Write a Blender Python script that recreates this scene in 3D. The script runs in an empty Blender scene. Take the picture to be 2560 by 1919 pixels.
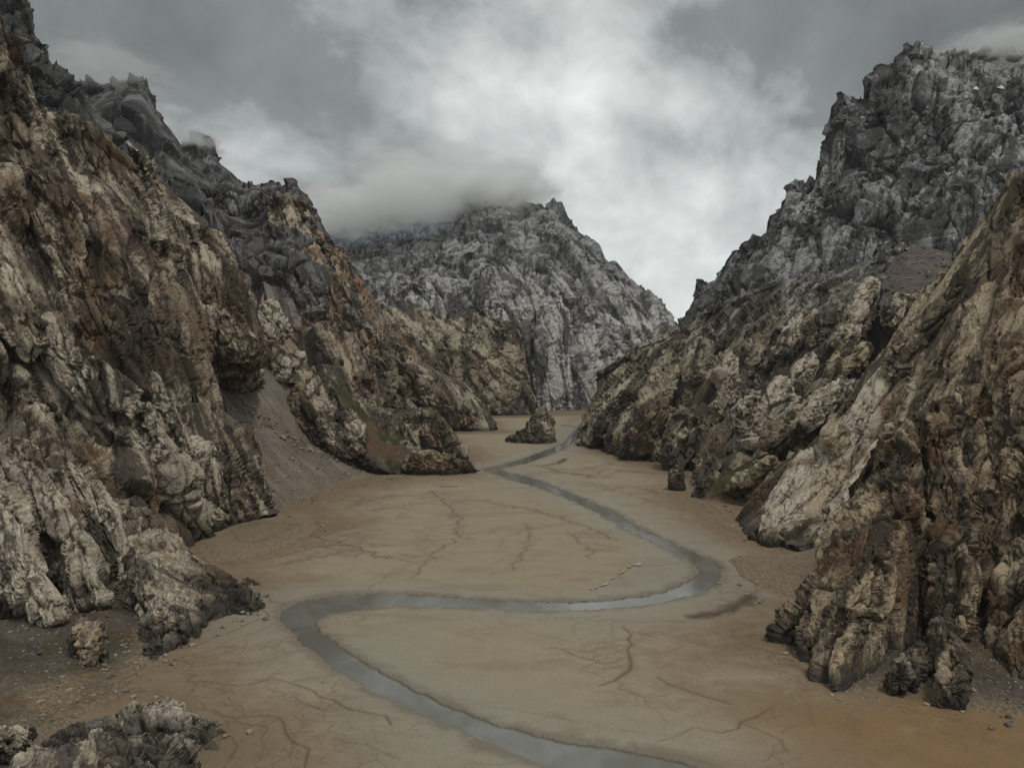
import bpy, math, random
import numpy as np
from concurrent.futures import ThreadPoolExecutor
from mathutils import Vector

R = math.radians
SC = bpy.context.scene
COL = SC.collection

# ------------------------------------------------------------------ camera
CAM_H = 100.0
F = 2073.0                       # focal length in photo pixels (2560 wide)
PITCH = math.atan((959.5 - 926.0) / F)
cam = bpy.data.cameras.new("camera")
cam.sensor_width = 36.0
cam.lens = 36.0 * F / 2560.0
cam.clip_start = 1.0
cam.clip_end = 40000.0
camo = bpy.data.objects.new("camera", cam)
camo.location = (0, 0, CAM_H)
camo.rotation_euler = (R(90) - PITCH, 0, 0)
COL.objects.link(camo)
SC.camera = camo

# ------------------------------------------------------------------ view / render
SC.view_settings.view_transform = 'Standard'
SC.view_settings.look = 'None'
SC.view_settings.gamma = 1.0
SC.view_settings.exposure = -0.2
SC.view_settings.use_curve_mapping = False
SC.render.engine = 'CYCLES'
cy = SC.cycles
cy.use_denoising = True
cy.denoiser = 'OPENIMAGEDENOISE'
cy.use_adaptive_sampling = True
cy.adaptive_threshold = 0.015
cy.max_bounces = 10
cy.diffuse_bounces = 1
cy.glossy_bounces = 2
cy.volume_bounces = 8
cy.volume_step_rate = 1.0
cy.volume_max_steps = 256

# ------------------------------------------------------------------ node helpers
class NT:
    def __init__(s, tree):
        s.t = tree; s.n = tree.nodes; s.l = tree.links
    def node(s, typ, **kw):
        nd = s.n.new(typ)
        for k, v in kw.items():
            setattr(nd, k, v)
        return nd
    def put(s, sock, v):
        if isinstance(v, bpy.types.NodeSocket):
            s.l.new(v, sock)
        elif v is not None:
            if sock.type == 'RGBA' and not hasattr(v, '__len__'):
                v = (v, v, v, 1)
            if sock.type == 'RGBA' and len(v) == 3:
                v = (*v, 1)
            sock.default_value = v
    def math(s, op, a, b=None, c=None, clamp=False):
        nd = s.node('ShaderNodeMath', operation=op); nd.use_clamp = clamp
        s.put(nd.inputs[0], a); s.put(nd.inputs[1], b); s.put(nd.inputs[2], c)
        return nd.outputs[0]
    def vmath(s, op, a, b=None):
        nd = s.node('ShaderNodeVectorMath', operation=op)
        s.put(nd.inputs[0], a); s.put(nd.inputs[1], b)
        return nd.outputs['Value'] if op in ('DOT_PRODUCT', 'LENGTH', 'DISTANCE') else nd.outputs[0]
    def mix(s, fac, a, b, blend='MIX'):
        nd = s.node('ShaderNodeMix', data_type='RGBA', blend_type=blend)
        nd.clamp_factor = True
        s.put(nd.inputs[0], fac); s.put(nd.inputs[6], a); s.put(nd.inputs[7], b)
        return nd.outputs[2]
    def noise(s, vec, scale, detail=4, rough=0.55, dist=0.0, lac=2.0, typ='FBM'):
        nd = s.node('ShaderNodeTexNoise', noise_dimensions='3D', noise_type=typ)
        s.put(nd.inputs['Vector'], vec)
        nd.inputs['Scale'].default_value = scale
        nd.inputs['Detail'].default_value = detail
        nd.inputs['Roughness'].default_value = rough
        nd.inputs['Lacunarity'].default_value = lac
        nd.inputs['Distortion'].default_value = dist
        return nd.outputs[0]
    def ramp(s, x, lo, hi, a=0.0, b=1.0, smooth=True):
        nd = s.node('ShaderNodeMapRange', interpolation_type='SMOOTHSTEP' if smooth else 'LINEAR')
        nd.clamp = True
        s.put(nd.inputs[0], x)
        for i, v in enumerate((lo, hi, a, b)):
            s.put(nd.inputs[1 + i], v)
        return nd.outputs[0]
    def scalev(s, vec, sc):
        return s.vmath('MULTIPLY', vec, sc)

def srgb(r, g, b):
    return tuple(((c / 255) / 12.92 if c / 255 <= 0.04045 else ((c / 255 + 0.055) / 1.055) ** 2.4) for c in (r, g, b))

# ------------------------------------------------------------------ pixel -> place
CP, SP = math.cos(PITCH), math.sin(PITCH)
def at(px, py, Y):
    dx = (px - 1280.0) / F
    dy = -(py - 959.5) / F
    dY = CP + dy * SP
    dZ = -SP + dy * CP
    t = Y / dY
    return (dx * t, Y, CAM_H + dZ * t)
def gnd(px, py, z=0.0):
    dx = (px - 1280.0) / F
    dy = -(py - 959.5) / F
    dY = CP + dy * SP
    dZ = -SP + dy * CP
    t = (z - CAM_H) / dZ
    return (dx * t, dY * t, z)
def view_dir(px, py):
    p = np.array(at(px, py, 1000.0)) - np.array((0, 0, CAM_H))
    return tuple(p / np.linalg.norm(p))
def to_px(P):
    """world points -> photo pixels, used only to choose how finely a surface is meshed"""
    y = P[..., 1]; z = P[..., 2] - CAM_H
    fw = np.maximum(y * CP - z * SP, 1.0)
    up = y * SP + z * CP
    return np.stack([1280 + F * P[..., 0] / fw, 959.5 - F * up / fw], -1)

# ------------------------------------------------------------------ sky
SUN_EL, SUN_AZ = 66.0, 140.0      # azimuth measured clockwise from +Y
world = bpy.data.worlds.new("World")
SC.world = world
world.use_nodes = True
w = NT(world.node_tree)
w.n.clear()
tc = w.node('ShaderNodeTexCoord')
dirv = tc.outputs['Generated']
sky = w.node('ShaderNodeTexSky', sky_type='NISHITA')
sky.sun_disc = False
sky.sun_elevation = R(SUN_EL)
sky.sun_rotation = R(SUN_AZ)
sky.altitude = 3000
clear = w.mix(1.0, sky.outputs[0], (0.07, 0.07, 0.07), 'MULTIPLY')
def lobe(px, py, width):
    d = w.vmath('DOT_PRODUCT', dirv, view_dir(px, py))
    return w.ramp(d, math.cos(R(width)), 1.0)
warp = w.node('ShaderNodeTexNoise'); warp.inputs['Scale'].default_value = 2.2; warp.inputs['Detail'].default_value = 3
w.put(warp.inputs['Vector'], dirv)
wv = w.vmath('ADD', dirv, w.scalev(w.vmath('SUBTRACT', warp.outputs['Color'], (0.5, 0.5, 0.5)), (0.2, 0.2, 0.2)))
wv = w.scalev(wv, (1.0, 1.0, 1.25))
c1 = w.noise(wv, 2.6, 9, 0.58)
c2 = w.noise(w.vmath('ADD', wv, (3.1, 7.7, 1.3)), 5.2, 9, 0.56, 0.1)
base = w.math('ADD', w.math('MULTIPLY', w.math('SUBTRACT', c1, 0.5), 0.95), w.math('MULTIPLY', w.math('SUBTRACT', c2, 0.5), 1.75))
SKY_LOBES = [   # px, py, half width in degrees, how much brighter
    (1650, 660, 24, 0.34), (700, -60, 17, -0.13), (2420, -20, 20, -0.10), (1400, 270, 13, 0.12), (1960, 260, 8, 0.22), (1290, 110, 7, 0.14), (1180, 250, 6, 0.12), (1640, 440, 9, 0.14),
    (2160, 40, 19, -0.36), (1950, 60, 8, -0.10), (400, 60, 32, -0.16), (640, 180, 14, -0.04), (1080, 430, 13, -0.08), (2500, 150, 16, -0.14), (60, 40, 14, -0.05),
    (820, 300, 9, 0.06), (1180, 330, 8, -0.06), (1480, 60, 8, -0.08),
]
val = w.math('ADD', base, 0.375)
for px, py, wd, g in SKY_LOBES:
    val = w.math('ADD', val, w.math('MULTIPLY', lobe(px, py, wd), g))
val = w.math('ADD', w.ramp(val, -0.75, 0.25, 0.09, 0.33, smooth=False), w.ramp(val, 0.2, 1.0, 0.0, 0.88, smooth=False))
cloudcol = w.mix(w.ramp(val, 0.15, 0.8), (0.93, 1.0, 1.0), (0.955, 1.0, 0.985))
cloud = w.mix(1.0, cloudcol, val, 'MULTIPLY')
skycol = w.mix(0.94, clear, cloud)
bg = w.node('ShaderNodeBackground')
w.put(bg.inputs['Color'], skycol)
bg.inputs['Strength'].default_value = 1.0
wo = w.node('ShaderNodeOutputWorld')
w.l.new(bg.outputs[0], wo.inputs['Surface'])

sun = bpy.data.lights.new("sun", 'SUN')
sun.energy = 1.5
sun.angle = R(12)
sun.color = (1.0, 0.96, 0.9)
suno = bpy.data.objects.new("sun", sun)
sd = Vector((math.sin(R(SUN_AZ)) * math.cos(R(SUN_EL)), math.cos(R(SUN_AZ)) * math.cos(R(SUN_EL)), math.sin(R(SUN_EL))))
suno.rotation_euler = (-sd).to_track_quat('-Z', 'Y').to_euler()
COL.objects.link(suno)

# ------------------------------------------------------------------ numpy noise
rng = np.random.default_rng(11)
NT_ = 4096
GR = rng.normal(size=(NT_, 3)).astype(np.float32)
GR /= np.linalg.norm(GR, axis=1, keepdims=True)
PT = rng.random((NT_, 3)).astype(np.float32)
RV = rng.random(NT_).astype(np.float32)
TV = (rng.random((NT_, 3)).astype(np.float32) - 0.5) * 2
POOL = ThreadPoolExecutor(4)
K = (np.int64(73856093), np.int64(19349663), np.int64(83492791))

def par(fn, p, *a):
    p = np.ascontiguousarray(p, dtype=np.float32)
    n = len(p)
    if n < 20000:
        return fn(p, *a)
    cs = [p[i:i + 32768] for i in range(0, n, 32768)]
    out = list(POOL.map(lambda c: fn(c, *a), cs))
    if isinstance(out[0], tuple):
        return tuple(np.concatenate(o) for o in zip(*out))
    return np.concatenate(out)

def _perlin(p):
    ip = np.floor(p)
    f = p - ip
    ip = ip.astype(np.int64)
    u = f * f * f * (f * (f * 6 - 15) + 10)
    hx = (ip[:, 0] * K[0], (ip[:, 0] + 1) * K[0])
    hy = (ip[:, 1] * K[1], (ip[:, 1] + 1) * K[1])
    hz = (ip[:, 2] * K[2], (ip[:, 2] + 1) * K[2])
    res = []
    for i in (0, 1):
        fx = f[:, 0] - i
        for j in (0, 1):
            hxy = hx[i] ^ hy[j]
            fy = f[:, 1] - j
            for k in (0, 1):
                g = GR[(hxy ^ hz[k]) & (NT_ - 1)]
                res.append(g[:, 0] * fx + g[:, 1] * fy + g[:, 2] * (f[:, 2] - k))
    x00 = res[0] + (res[4] - res[0]) * u[:, 0]
    x01 = res[1] + (res[5] - res[1]) * u[:, 0]
    x10 = res[2] + (res[6] - res[2]) * u[:, 0]
    x11 = res[3] + (res[7] - res[3]) * u[:, 0]
    y0 = x00 + (x10 - x00) * u[:, 1]
    y1 = x01 + (x11 - x01) * u[:, 1]
    return (y0 + (y1 - y0) * u[:, 2]) * 1.5

def _fbm(p, octs, gain=0.5):
    s = np.zeros(len(p), np.float32); a = 1.0; q = p.copy()
    for o in range(octs):
        s += a * _perlin(q); a *= gain; q = q * 2.03 + 17.3
    return s
def _ridged(p, octs, gain=0.5):
    s = np.zeros(len(p), np.float32); a = 1.0; q = p.copy(); wgt = 1.0
    for o in range(octs):
        n = 1 - np.abs(_perlin(q)); n = n * n
        s += a * n * wgt; wgt = np.clip(n * 1.6, 0, 1); a *= gain; q = q * 2.07 + 9.1
    return s
def fbm(p, octs=4, gain=0.5):
    return par(_fbm, p, octs, gain)
def ridged(p, octs=4, gain=0.5):
    return par(_ridged, p, octs, gain)
def fbm3(p, octs=3):
    return np.stack([fbm(p + o, octs) for o in (0.0, 31.7, 67.1)], 1)

def _worley(p, w_edge, w_crack, tilt):
    """Blocky rock: every cell is a tilted facet at its own level, joined across its edge; second output is the joint, third the cell's tone."""
    ip = np.floor(p); f = p - ip; ip = ip.astype(np.int64)
    n = len(p)
    d1 = np.full(n, 9.0, np.float32); d2 = np.full(n, 9.0, np.float32)
    i1 = np.zeros(n, np.int64); i2 = np.zeros(n, np.int64)
    h1 = np.zeros(n, np.float32); h2 = np.zeros(n, np.float32)
    hx = [(ip[:, 0] + o) * K[0] for o in (-1, 0, 1)]
    hy = [(ip[:, 1] + o) * K[1] for o in (-1, 0, 1)]
    hz = [(ip[:, 2] + o) * K[2] for o in (-1, 0, 1)]
    for a in range(3):
        for b in range(3):
            hxy = hx[a] ^ hy[b]
            for c in range(3):
                idx = (hxy ^ hz[c]) & (NT_ - 1)
                q = PT[idx]
                vx = f[:, 0] - (a - 1) - q[:, 0]
                vy = f[:, 1] - (b - 1) - q[:, 1]
                vz = f[:, 2] - (c - 1) - q[:, 2]
                d = vx * vx + vy * vy + vz * vz
                t = TV[idx]
                h = t[:, 0] * vx + t[:, 1] * vy + t[:, 2] * vz
                lt1 = d < d1
                lt2 = (~lt1) & (d < d2)
                d2 = np.where(lt1, d1, np.where(lt2, d, d2)); i2 = np.where(lt1, i1, np.where(lt2, idx, i2)); h2 = np.where(lt1, h1, np.where(lt2, h, h2))
                d1 = np.where(lt1, d, d1); i1 = np.where(lt1, idx, i1); h1 = np.where(lt1, h, h1)
    e = np.sqrt(d2) - np.sqrt(d1)
    lv1 = RV[i1] - 0.5 + tilt * h1
    lv2 = RV[i2] - 0.5 + tilt * h2
    t = np.clip(e / w_edge, 0, 1); t = t * t * (3 - 2 * t)
    m = (lv1 + lv2) * 0.5
    lev = m + (lv1 - m) * t
    cr = 1 - np.clip(e / w_crack, 0, 1)
    return lev, cr * cr, RV[(i1 * 7 + 3) & (NT_ - 1)]
def worley(p, w_edge=0.12, w_crack=0.1, tilt=0.7):
    return par(_worley, p, w_edge, w_crack, tilt)

def frame(d):
    d = np.array(d, float); d /= np.linalg.norm(d)
    a = np.cross(d, (0.0, 1.0, 0.1)); a /= np.linalg.norm(a)
    b = np.cross(d, a)
    return np.stack([a, b, d]).astype(np.float32)

def grid_normals(P):
    du = np.gradient(P, axis=1); dv = np.gradient(P, axis=0)
    n = np.cross(du, dv)
    n /= np.maximum(np.linalg.norm(n, axis=2, keepdims=True), 1e-9)
    return n

def cr(P, t):
    """Catmull-Rom through the points P (n,...) at t in 0..n-1"""
    n = len(P)
    i = np.clip(np.floor(t).astype(int), 0, n - 2); f = (t - i)
    f = f.reshape((-1,) + (1,) * (P.ndim - 1))
    g = lambda k: np.where(((i + k) < 0).reshape(f.shape), 2 * P[0] - P[1], np.where(((i + k) > n - 1).reshape(f.shape), 2 * P[-1] - P[-2], P[np.clip(i + k, 0, n - 1)]))
    p0, p1, p2, p3 = g(-1), g(0), g(1), g(2)
    return 0.5 * (2 * p1 + (p2 - p0) * f + (2 * p0 - 5 * p1 + 4 * p2 - p3) * f ** 2 + (3 * p1 - p0 - 3 * p2 + p3) * f ** 3)

STEP = 3.4                       # size of a rock facet in photo pixels
class Rock:
    """grain: size of the big blocks in metres; dirn: the way slabs and cracks run; amp: strength"""
    def __init__(s, grain, dirn, stretch=3.0, amp=1.0, lump=0.11, spike=1.0, crack=1.0, seed=0.0, fine=1.0, terr=0.0):
        s.spike = spike; s.grain, s.M, s.stretch, s.amp, s.lump, s.crack, s.seed, s.fine, s.terr = grain, frame(dirn), stretch, amp, lump, crack, seed, fine, terr

def shape_rock(P, rk, flip=1.0, fade=None, levels=4, grain=None):
    """Breaks a smooth grid of points into rock in three passes: buttresses and slabs, blocks, then chips. Returns points and a tone per point."""
    sh = P.shape
    L = grain or rk.grain
    fd = 1.0 if fade is None else fade.reshape(-1)
    fv = 1.0 if fade is None else fade.reshape(-1)[:, None]
    def frm(Q):
        return (Q.reshape(-1, 3).astype(np.float32) @ rk.M.T)
    def stv(k):
        return np.array([1, 1, 1.0 / (1 + (rk.stretch - 1) * k)], np.float32)
    # pass 1: buttresses, and big slabs whose faces are flat and tilted, parted by long clefts
    N = grid_normals(P).reshape(-1, 3) * flip
    q = frm(P) + rk.seed
    wq = q + fbm3(q * stv(0.5) / L * 0.8, 2) * (L * 0.20)
    d = fbm(P.reshape(-1, 3) / (L * 2.4) + rk.seed, 2) * (L * rk.lump)
    d += (ridged(wq * stv(1) / (L * 1.2), 2) - 0.8) * (L * 0.11 * rk.spike)
    lev, crk, tone = worley(wq * stv(1.0) / (L * 0.55), 0.09, 0.10, 2.0)
    d += lev * (L * 0.125) - crk * (L * 0.17 * rk.crack)
    _, crk, _ = worley(wq * np.array([1, 1, 1 / (rk.stretch * 2.2)], np.float32) / (L * 0.42) + 7.7, 0.1, 0.085, 0.0)      # long clefts down the dip
    d -= crk * (L * 0.12 * rk.crack)
    Q = (P.reshape(-1, 3) + N * (d * rk.amp * fd)[:, None]).reshape(sh)
    # where a face got pulled long and thin, ease it and keep later detail small
    def edge_len(G):
        e = np.zeros(sh[:2]); a = np.linalg.norm(np.diff(G, axis=1), axis=2); b_ = np.linalg.norm(np.diff(G, axis=0), axis=2)
        e[:, :-1] = np.maximum(e[:, :-1], a); e[:, 1:] = np.maximum(e[:, 1:], a); e[:-1] = np.maximum(e[:-1], b_); e[1:] = np.maximum(e[1:], b_)
        return e
    e0 = edge_len(P)
    for it in range(4):
        rat = np.clip((edge_len(Q) / np.maximum(e0, 1e-6) - 3.2) / 3.0, 0, 1)[..., None]
        S_ = Q.copy()
        S_[1:-1, 1:-1] = (Q[:-2, 1:-1] + Q[2:, 1:-1] + Q[1:-1, :-2] + Q[1:-1, 2:]) * 0.25
        Q = Q + (S_ - Q) * rat * 0.8 * (1.0 if fade is None else fade[..., None])
    att = np.clip(2.0 / np.maximum(edge_len(Q) / np.maximum(e0, 1e-6), 1.0), 0.12, 1.0).reshape(-1)
    # pass 2: blocks
    N = grid_normals(Q).reshape(-1, 3) * flip
    q = frm(Q) + rk.seed + 5.7
    wq = q + fbm3(q / (L * 0.35), 3) * (L * 0.055)
    s2 = stv(0.8)
    lev, crk, tone2 = worley(wq * s2 / (L * 0.17), 0.08, 0.12, 2.0)
    msk = np.clip(fbm(q / (L * 0.7) + 2.2, 2) * 2.0 + 0.55, 0.10, 1.2)       # some faces stay smooth, some are shattered
    msk = msk * att
    d = msk * (lev * (L * 0.052) - crk * (L * 0.075 * rk.crack))
    d += (ridged(wq * s2 / (L * 0.30), 4, 0.55) - 0.9) * (L * 0.022) * msk
    if rk.terr:
        zz = Q[..., 2].reshape(-1) + fbm(Q.reshape(-1, 3) / (L * .8), 3) * L * 0.2
        k = zz / (L * 0.16); fr = k - np.floor(k)
        d += (np.clip(fr * 2.0, 0, 1) - 0.6) * L * 0.05 * rk.terr
    Q = (Q.reshape(-1, 3) + N * (d * rk.amp * fd)[:, None]).reshape(sh)
    # pass 3: chips and fine joints
    q = frm(Q) + rk.seed + 1.9
    wq = q + fbm3(q / (L * 0.12), 2) * (L * 0.016)
    lev, crk, t3 = worley(wq * stv(0.6) / (L * 0.055), 0.12, 0.18, 1.6)
    d = (lev * (L * 0.014) - crk * (L * 0.018 * rk.crack)) * rk.fine * msk
    d += fbm(q / (L * 0.03), 3, 0.6) * (L * 0.005 * rk.fine)
    fd2 = 0.4 + 0.6 * fd if fade is not None else 1.0
    Q = Q.reshape(-1, 3) + N * (d * rk.amp * fd2)[:, None]
    Q += fbm3(q / (L * 0.16) + 3.3, 2) * (L * 0.005 * rk.amp) * fv * msk[:, None]
    return Q.reshape(sh), tone * 0.55 + tone2 * 0.3 + t3 * 0.15

def grid_mesh(name, P, tone=None, mat=None, flip=False, smooth=False, closed_u=False, extra=None):
    nv, nu = P.shape[:2]
    idx = np.arange(nv * nu).reshape(nv, nu)
    if closed_u:
        idx = np.concatenate([idx, idx[:, :1]], 1)
    a, b, c, d = idx[:-1, :-1], idx[:-1, 1:], idx[1:, 1:], idx[1:, :-1]
    q = np.stack([a, b, c, d] if not flip else [a, d, c, b], -1).reshape(-1, 4)
    return raw_mesh(name, P.reshape(-1, 3), q, tone, mat, smooth, extra)

def raw_mesh(name, V, q, tone=None, mat=None, smooth=False, extra=None):
    k = q.shape[1]
    me = bpy.data.meshes.new(name)
    me.vertices.add(len(V)); me.vertices.foreach_set('co', V.astype(np.float32).ravel())
    me.loops.add(q.size); me.loops.foreach_set('vertex_index', q.astype(np.int32).ravel())
    me.polygons.add(len(q))
    me.polygons.foreach_set('loop_start', np.arange(0, q.size, k, dtype=np.int32))
    me.polygons.foreach_set('loop_total', np.full(len(q), k, np.int32))
    me.polygons.foreach_set('use_smooth', np.full(len(q), bool(smooth)))
    if tone is not None:
        at_ = me.attributes.new('tone', 'FLOAT', 'POINT'); at_.data.foreach_set('value', tone.astype(np.float32).ravel())
    for kx, vx in (extra or {}).items():
        at_ = me.attributes.new(kx, 'FLOAT', 'POINT'); at_.data.foreach_set('value', vx.astype(np.float32).ravel())
    me.update(calc_edges=True)
    if mat:
        me.materials.append(mat)
    return me

def tag(o, label=None, cat=None, group=None, kind=None):
    if label: o['label'] = label
    if cat: o['category'] = cat
    if group: o['group'] = group
    if kind: o['kind'] = kind
    return o
def link(name, me, parent=None):
    o = bpy.data.objects.new(name, me)
    COL.objects.link(o)
    if parent: o.parent = parent
    return o
def join_meshes(name, meshes):
    """several numpy-made patches of one rock mass become one mesh"""
    Vs, Qs, Ts, off = [], [], [], 0
    for V, q, t in meshes:
        Vs.append(V); Qs.append(q + off); Ts.append(t); off += len(V)
    return np.concatenate(Vs), np.concatenate(Qs), np.concatenate(Ts)

def weights(X, C):
    """how finely to cut along an axis: full where it falls in the picture, coarse outside"""
    seg = np.linalg.norm(np.diff(X, axis=0), axis=2)
    seg = np.maximum(seg, 0.33 * np.linalg.norm(np.diff(C, axis=0), axis=2) * F / np.maximum(C[:-1, :, 1], 100))
    ins = ((X[:-1, :, 0] > -80) & (X[:-1, :, 0] < 2640) & (X[:-1, :, 1] > -80) & (X[:-1, :, 1] < 2000))
    seg = seg * np.where(ins, 1.0, 0.12)
    return np.quantile(seg, 0.8, axis=1)

RIDGE = [None]
def loft_points(rails, step=STEP, back=True, wrapL=0, wrapR=0, back_scale=1.0, sub=48):
    RW = []
    for r in rails:
        r = [tuple(p) for p in r]
        if wrapR:
            x, y, Y = r[-1]; r = r + [(x - 10 - wrapR * 0.05, y + 6, Y + wrapR * 0.5), (x - 60 - wrapR * 0.25, y + 12, Y + wrapR * 1.3)]
        if wrapL:
            x, y, Y = r[0]; r = [(x + 60 + wrapL * 0.25, y + 12, Y + wrapL * 1.3), (x + 10 + wrapL * 0.05, y + 6, Y + wrapL * 0.5)] + r
        P = np.array([at(*p) for p in r])
        # chord-length parameter measured in the picture
        s2 = np.array([(p[0], p[1]) for p in r], float)
        c = np.concatenate([[0], np.cumsum(np.maximum(np.linalg.norm(np.diff(s2, axis=0), axis=1), 1e-3) ** 0.7)])
        c /= c[-1]
        tt = np.interp(np.linspace(0, 1, 120), c, np.arange(len(P)))
        RW.append(cr(P, tt))
    G = np.stack(RW)                                   # rails x 120 x 3
    if back:
        T = G[-1]; B = G[-2]
        H = np.maximum(T[:, 2:3], 6.0) * back_scale
        Fx = np.array([[0, 1, 0]])
        b0 = T + Fx * H * 0.03; b0[:, 2] = T[:, 2] - H[:, 0] * 0.03
        b1 = T + Fx * H * 0.35; b1[:, 2] = T[:, 2] - H[:, 0] * 0.30
        b2 = T + Fx * H * 0.9; b2[:, 2] = T[:, 2] * 0.25
        b3 = T + Fx * H * 1.2; b3[:, 2] = -12
        G = np.concatenate([G, np.stack([b0, b1, b2, b3])])
    nr = len(G)
    # coarse sampling to measure
    C = cr(G, np.linspace(0, nr - 1, sub))             # sub x 120 x 3
    X = to_px(C)
    wv = weights(X, C)
    wu = weights(X.transpose(1, 0, 2), C.transpose(1, 0, 2))
    if back:                                           # the far side needs little
        vb = np.linspace(0, nr - 1, sub)[:-1] >= len(rails) - 1 + 0.25
        wv = np.where(vb, np.minimum(wv, wv.mean() * 0.22) * 0.5, wv)
    nv = max(12, int(wv.sum() / step)); nu = max(12, int(wu.sum() / step))
    cv = np.concatenate([[0], np.cumsum(wv + 1e-3)]); cv /= cv[-1]
    cu = np.concatenate([[0], np.cumsum(wu + 1e-3)]); cu /= cu[-1]
    tv = np.interp(np.linspace(0, 1, nv), cv, np.linspace(0, nr - 1, sub))
    if back:
        tv[np.argmin(np.abs(tv - (len(rails) - 1)))] = len(rails) - 1
    tu = np.interp(np.linspace(0, 1, nu), cu, np.linspace(0, 119, 120))
    A = cr(G, tv)
    RIDGE[0] = np.abs(tv - (len(rails) - 1))
    return cr(A.transpose(1, 0, 2), tu).transpose(1, 0, 2)

TRI = [0]
def loft(rails, rk, keep_ridge=0.22, **kw):
    P = loft_points(rails, **kw)
    fd = keep_ridge + (1 - keep_ridge) * np.clip(RIDGE[0] / 0.5, 0, 1)      # the skyline keeps its drawn shape
    Q, tone = shape_rock(P, rk, fade=np.repeat(fd[:, None], P.shape[1], 1).astype(np.float32))
    nv, nu = P.shape[:2]
    idx = np.arange(nv * nu).reshape(nv, nu)
    q = np.stack([idx[:-1, :-1], idx[:-1, 1:], idx[1:, 1:], idx[1:, :-1]], -1).reshape(-1, 4)
    TRI[0] += 2 * len(q)
    return Q.reshape(-1, 3), q, tone

def blob(crest, rk, step=STEP, depth=1.0, whole=False):
    """A rounded spine of rock: crest = (px, py, Y, half width in photo pixels); a closed tube with round ends, then broken into rock."""
    C = np.array([at(x, y, Y) for x, y, Y, w_ in crest])
    Rr = np.array([w_ * Y / F for x, y, Y, w_ in crest])
    n = len(C)
    Ls = np.linalg.norm(np.diff(C, axis=0), axis=1)
    plen = sum(math.hypot(crest[i + 1][0] - crest[i][0], crest[i + 1][1] - crest[i][1]) for i in range(n - 1))
    wmax = max(c[3] for c in crest)
    nv = max(14, int((plen + 2.2 * wmax) / step)); nu = max(18, int(wmax * 5.2 / step))
    CX = np.concatenate([C[:1] - (C[1:2] - C[:1]) / Ls[0] * Rr[0] * 0.9, C, C[-1:] + (C[-1:] - C[-2:-1]) / Ls[-1] * Rr[-1] * 0.9])
    RX = np.concatenate([[Rr[0] * 0.03], Rr, [Rr[-1] * 0.03]])
    t = np.linspace(0, 1, nv)
    t = t * (n + 1)
    cen = cr(CX, t)
    rad = np.maximum(cr(RX[:, None], t)[:, 0], 0.02 * Rr.max())
    # round the ends
    e0 = np.clip(t, 0, 1); e1 = np.clip(n + 1 - t, 0, 1)
    rad = np.where(t < 1, Rr[0] * np.sqrt(np.clip(1 - (1 - e0) ** 2, 0.0004, 1)), rad)
    rad = np.where(t > n, Rr[-1] * np.sqrt(np.clip(1 - (1 - e1) ** 2, 0.0004, 1)), rad)
    tan = np.gradient(cen, axis=0); tan /= np.linalg.norm(tan, axis=1, keepdims=True)
    ref = np.array([0.0, 1.0, 0.0])
    sx = np.cross(tan, ref); sx /= np.linalg.norm(sx, axis=1, keepdims=True)
    sy = np.cross(sx, tan)
    ang = np.linspace(0, 2 * math.pi, nu, endpoint=False)
    P = cen[:, None, :] + rad[:, None, None] * (np.cos(ang)[None, :, None] * sx[:, None, :] + depth * np.sin(ang)[None, :, None] * sy[:, None, :])
    P2 = np.concatenate([P, P[:, :3]], 1)
    Ngrid = grid_normals(P2)
    out = np.sign(np.mean(np.sum(Ngrid[:, :nu] * (P - cen[:, None, :]), 2)))
    fade = np.clip(rad / Rr.max() * 2.2, 0.15, 1)[:, None] * np.ones((1, P2.shape[1]))
    Q, tone = shape_rock(P2, rk, flip=out, fade=fade.astype(np.float32), grain=min(rk.grain, 3.2 * Rr.max() * max(depth, 0.75)))
    tone = tone.reshape(P2.shape[:2])[:, :nu]
    # close the seam
    wgt = np.array([0.0, 0.33, 0.67])[None, :, None]
    Q2 = Q[:, :nu].copy()
    Q2[:, :3] = Q[:, nu:nu + 3] * (1 - wgt) + Q[:, :3] * wgt
    idx = np.arange(nv * nu).reshape(nv, nu); idx = np.concatenate([idx, idx[:, :1]], 1)
    q = np.stack([idx[:-1, :-1], idx[:-1, 1:], idx[1:, 1:], idx[1:, :-1]], -1).reshape(-1, 4)
    if out < 0: q = q[:, ::-1]
    if not whole:      # the side buried in the hill behind is left out
        fl = P.reshape(-1, 3); cc = np.repeat(cen, nu, axis=0)
        dirc = cc - np.array([0, 0, CAM_H]); dirc /= np.linalg.norm(dirc, axis=1, keepdims=True)
        off = np.sum((fl - cc) * dirc, 1) / np.repeat(rad, nu)
        q = q[off[q].min(axis=1) < 0.55 * depth]
        u_ = np.unique(q); rm = np.zeros(len(fl), np.int64); rm[u_] = np.arange(len(u_))
        TRI[0] += 2 * len(q)
        return Q2.reshape(-1, 3)[u_], rm[q], tone.reshape(-1)[u_]
    TRI[0] += 2 * len(q)
    return Q2.reshape(-1, 3), q, tone.reshape(-1)

# ------------------------------------------------------------------ materials
def new_mat(name):
    m = bpy.data.materials.new(name); m.use_nodes = True
    t = NT(m.node_tree); t.n.clear()
    out = t.node('ShaderNodeOutputMaterial')
    b = t.node('ShaderNodeBsdfPrincipled')
    t.l.new(b.outputs[0], out.inputs['Surface'])
    return m, t, b, out

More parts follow.
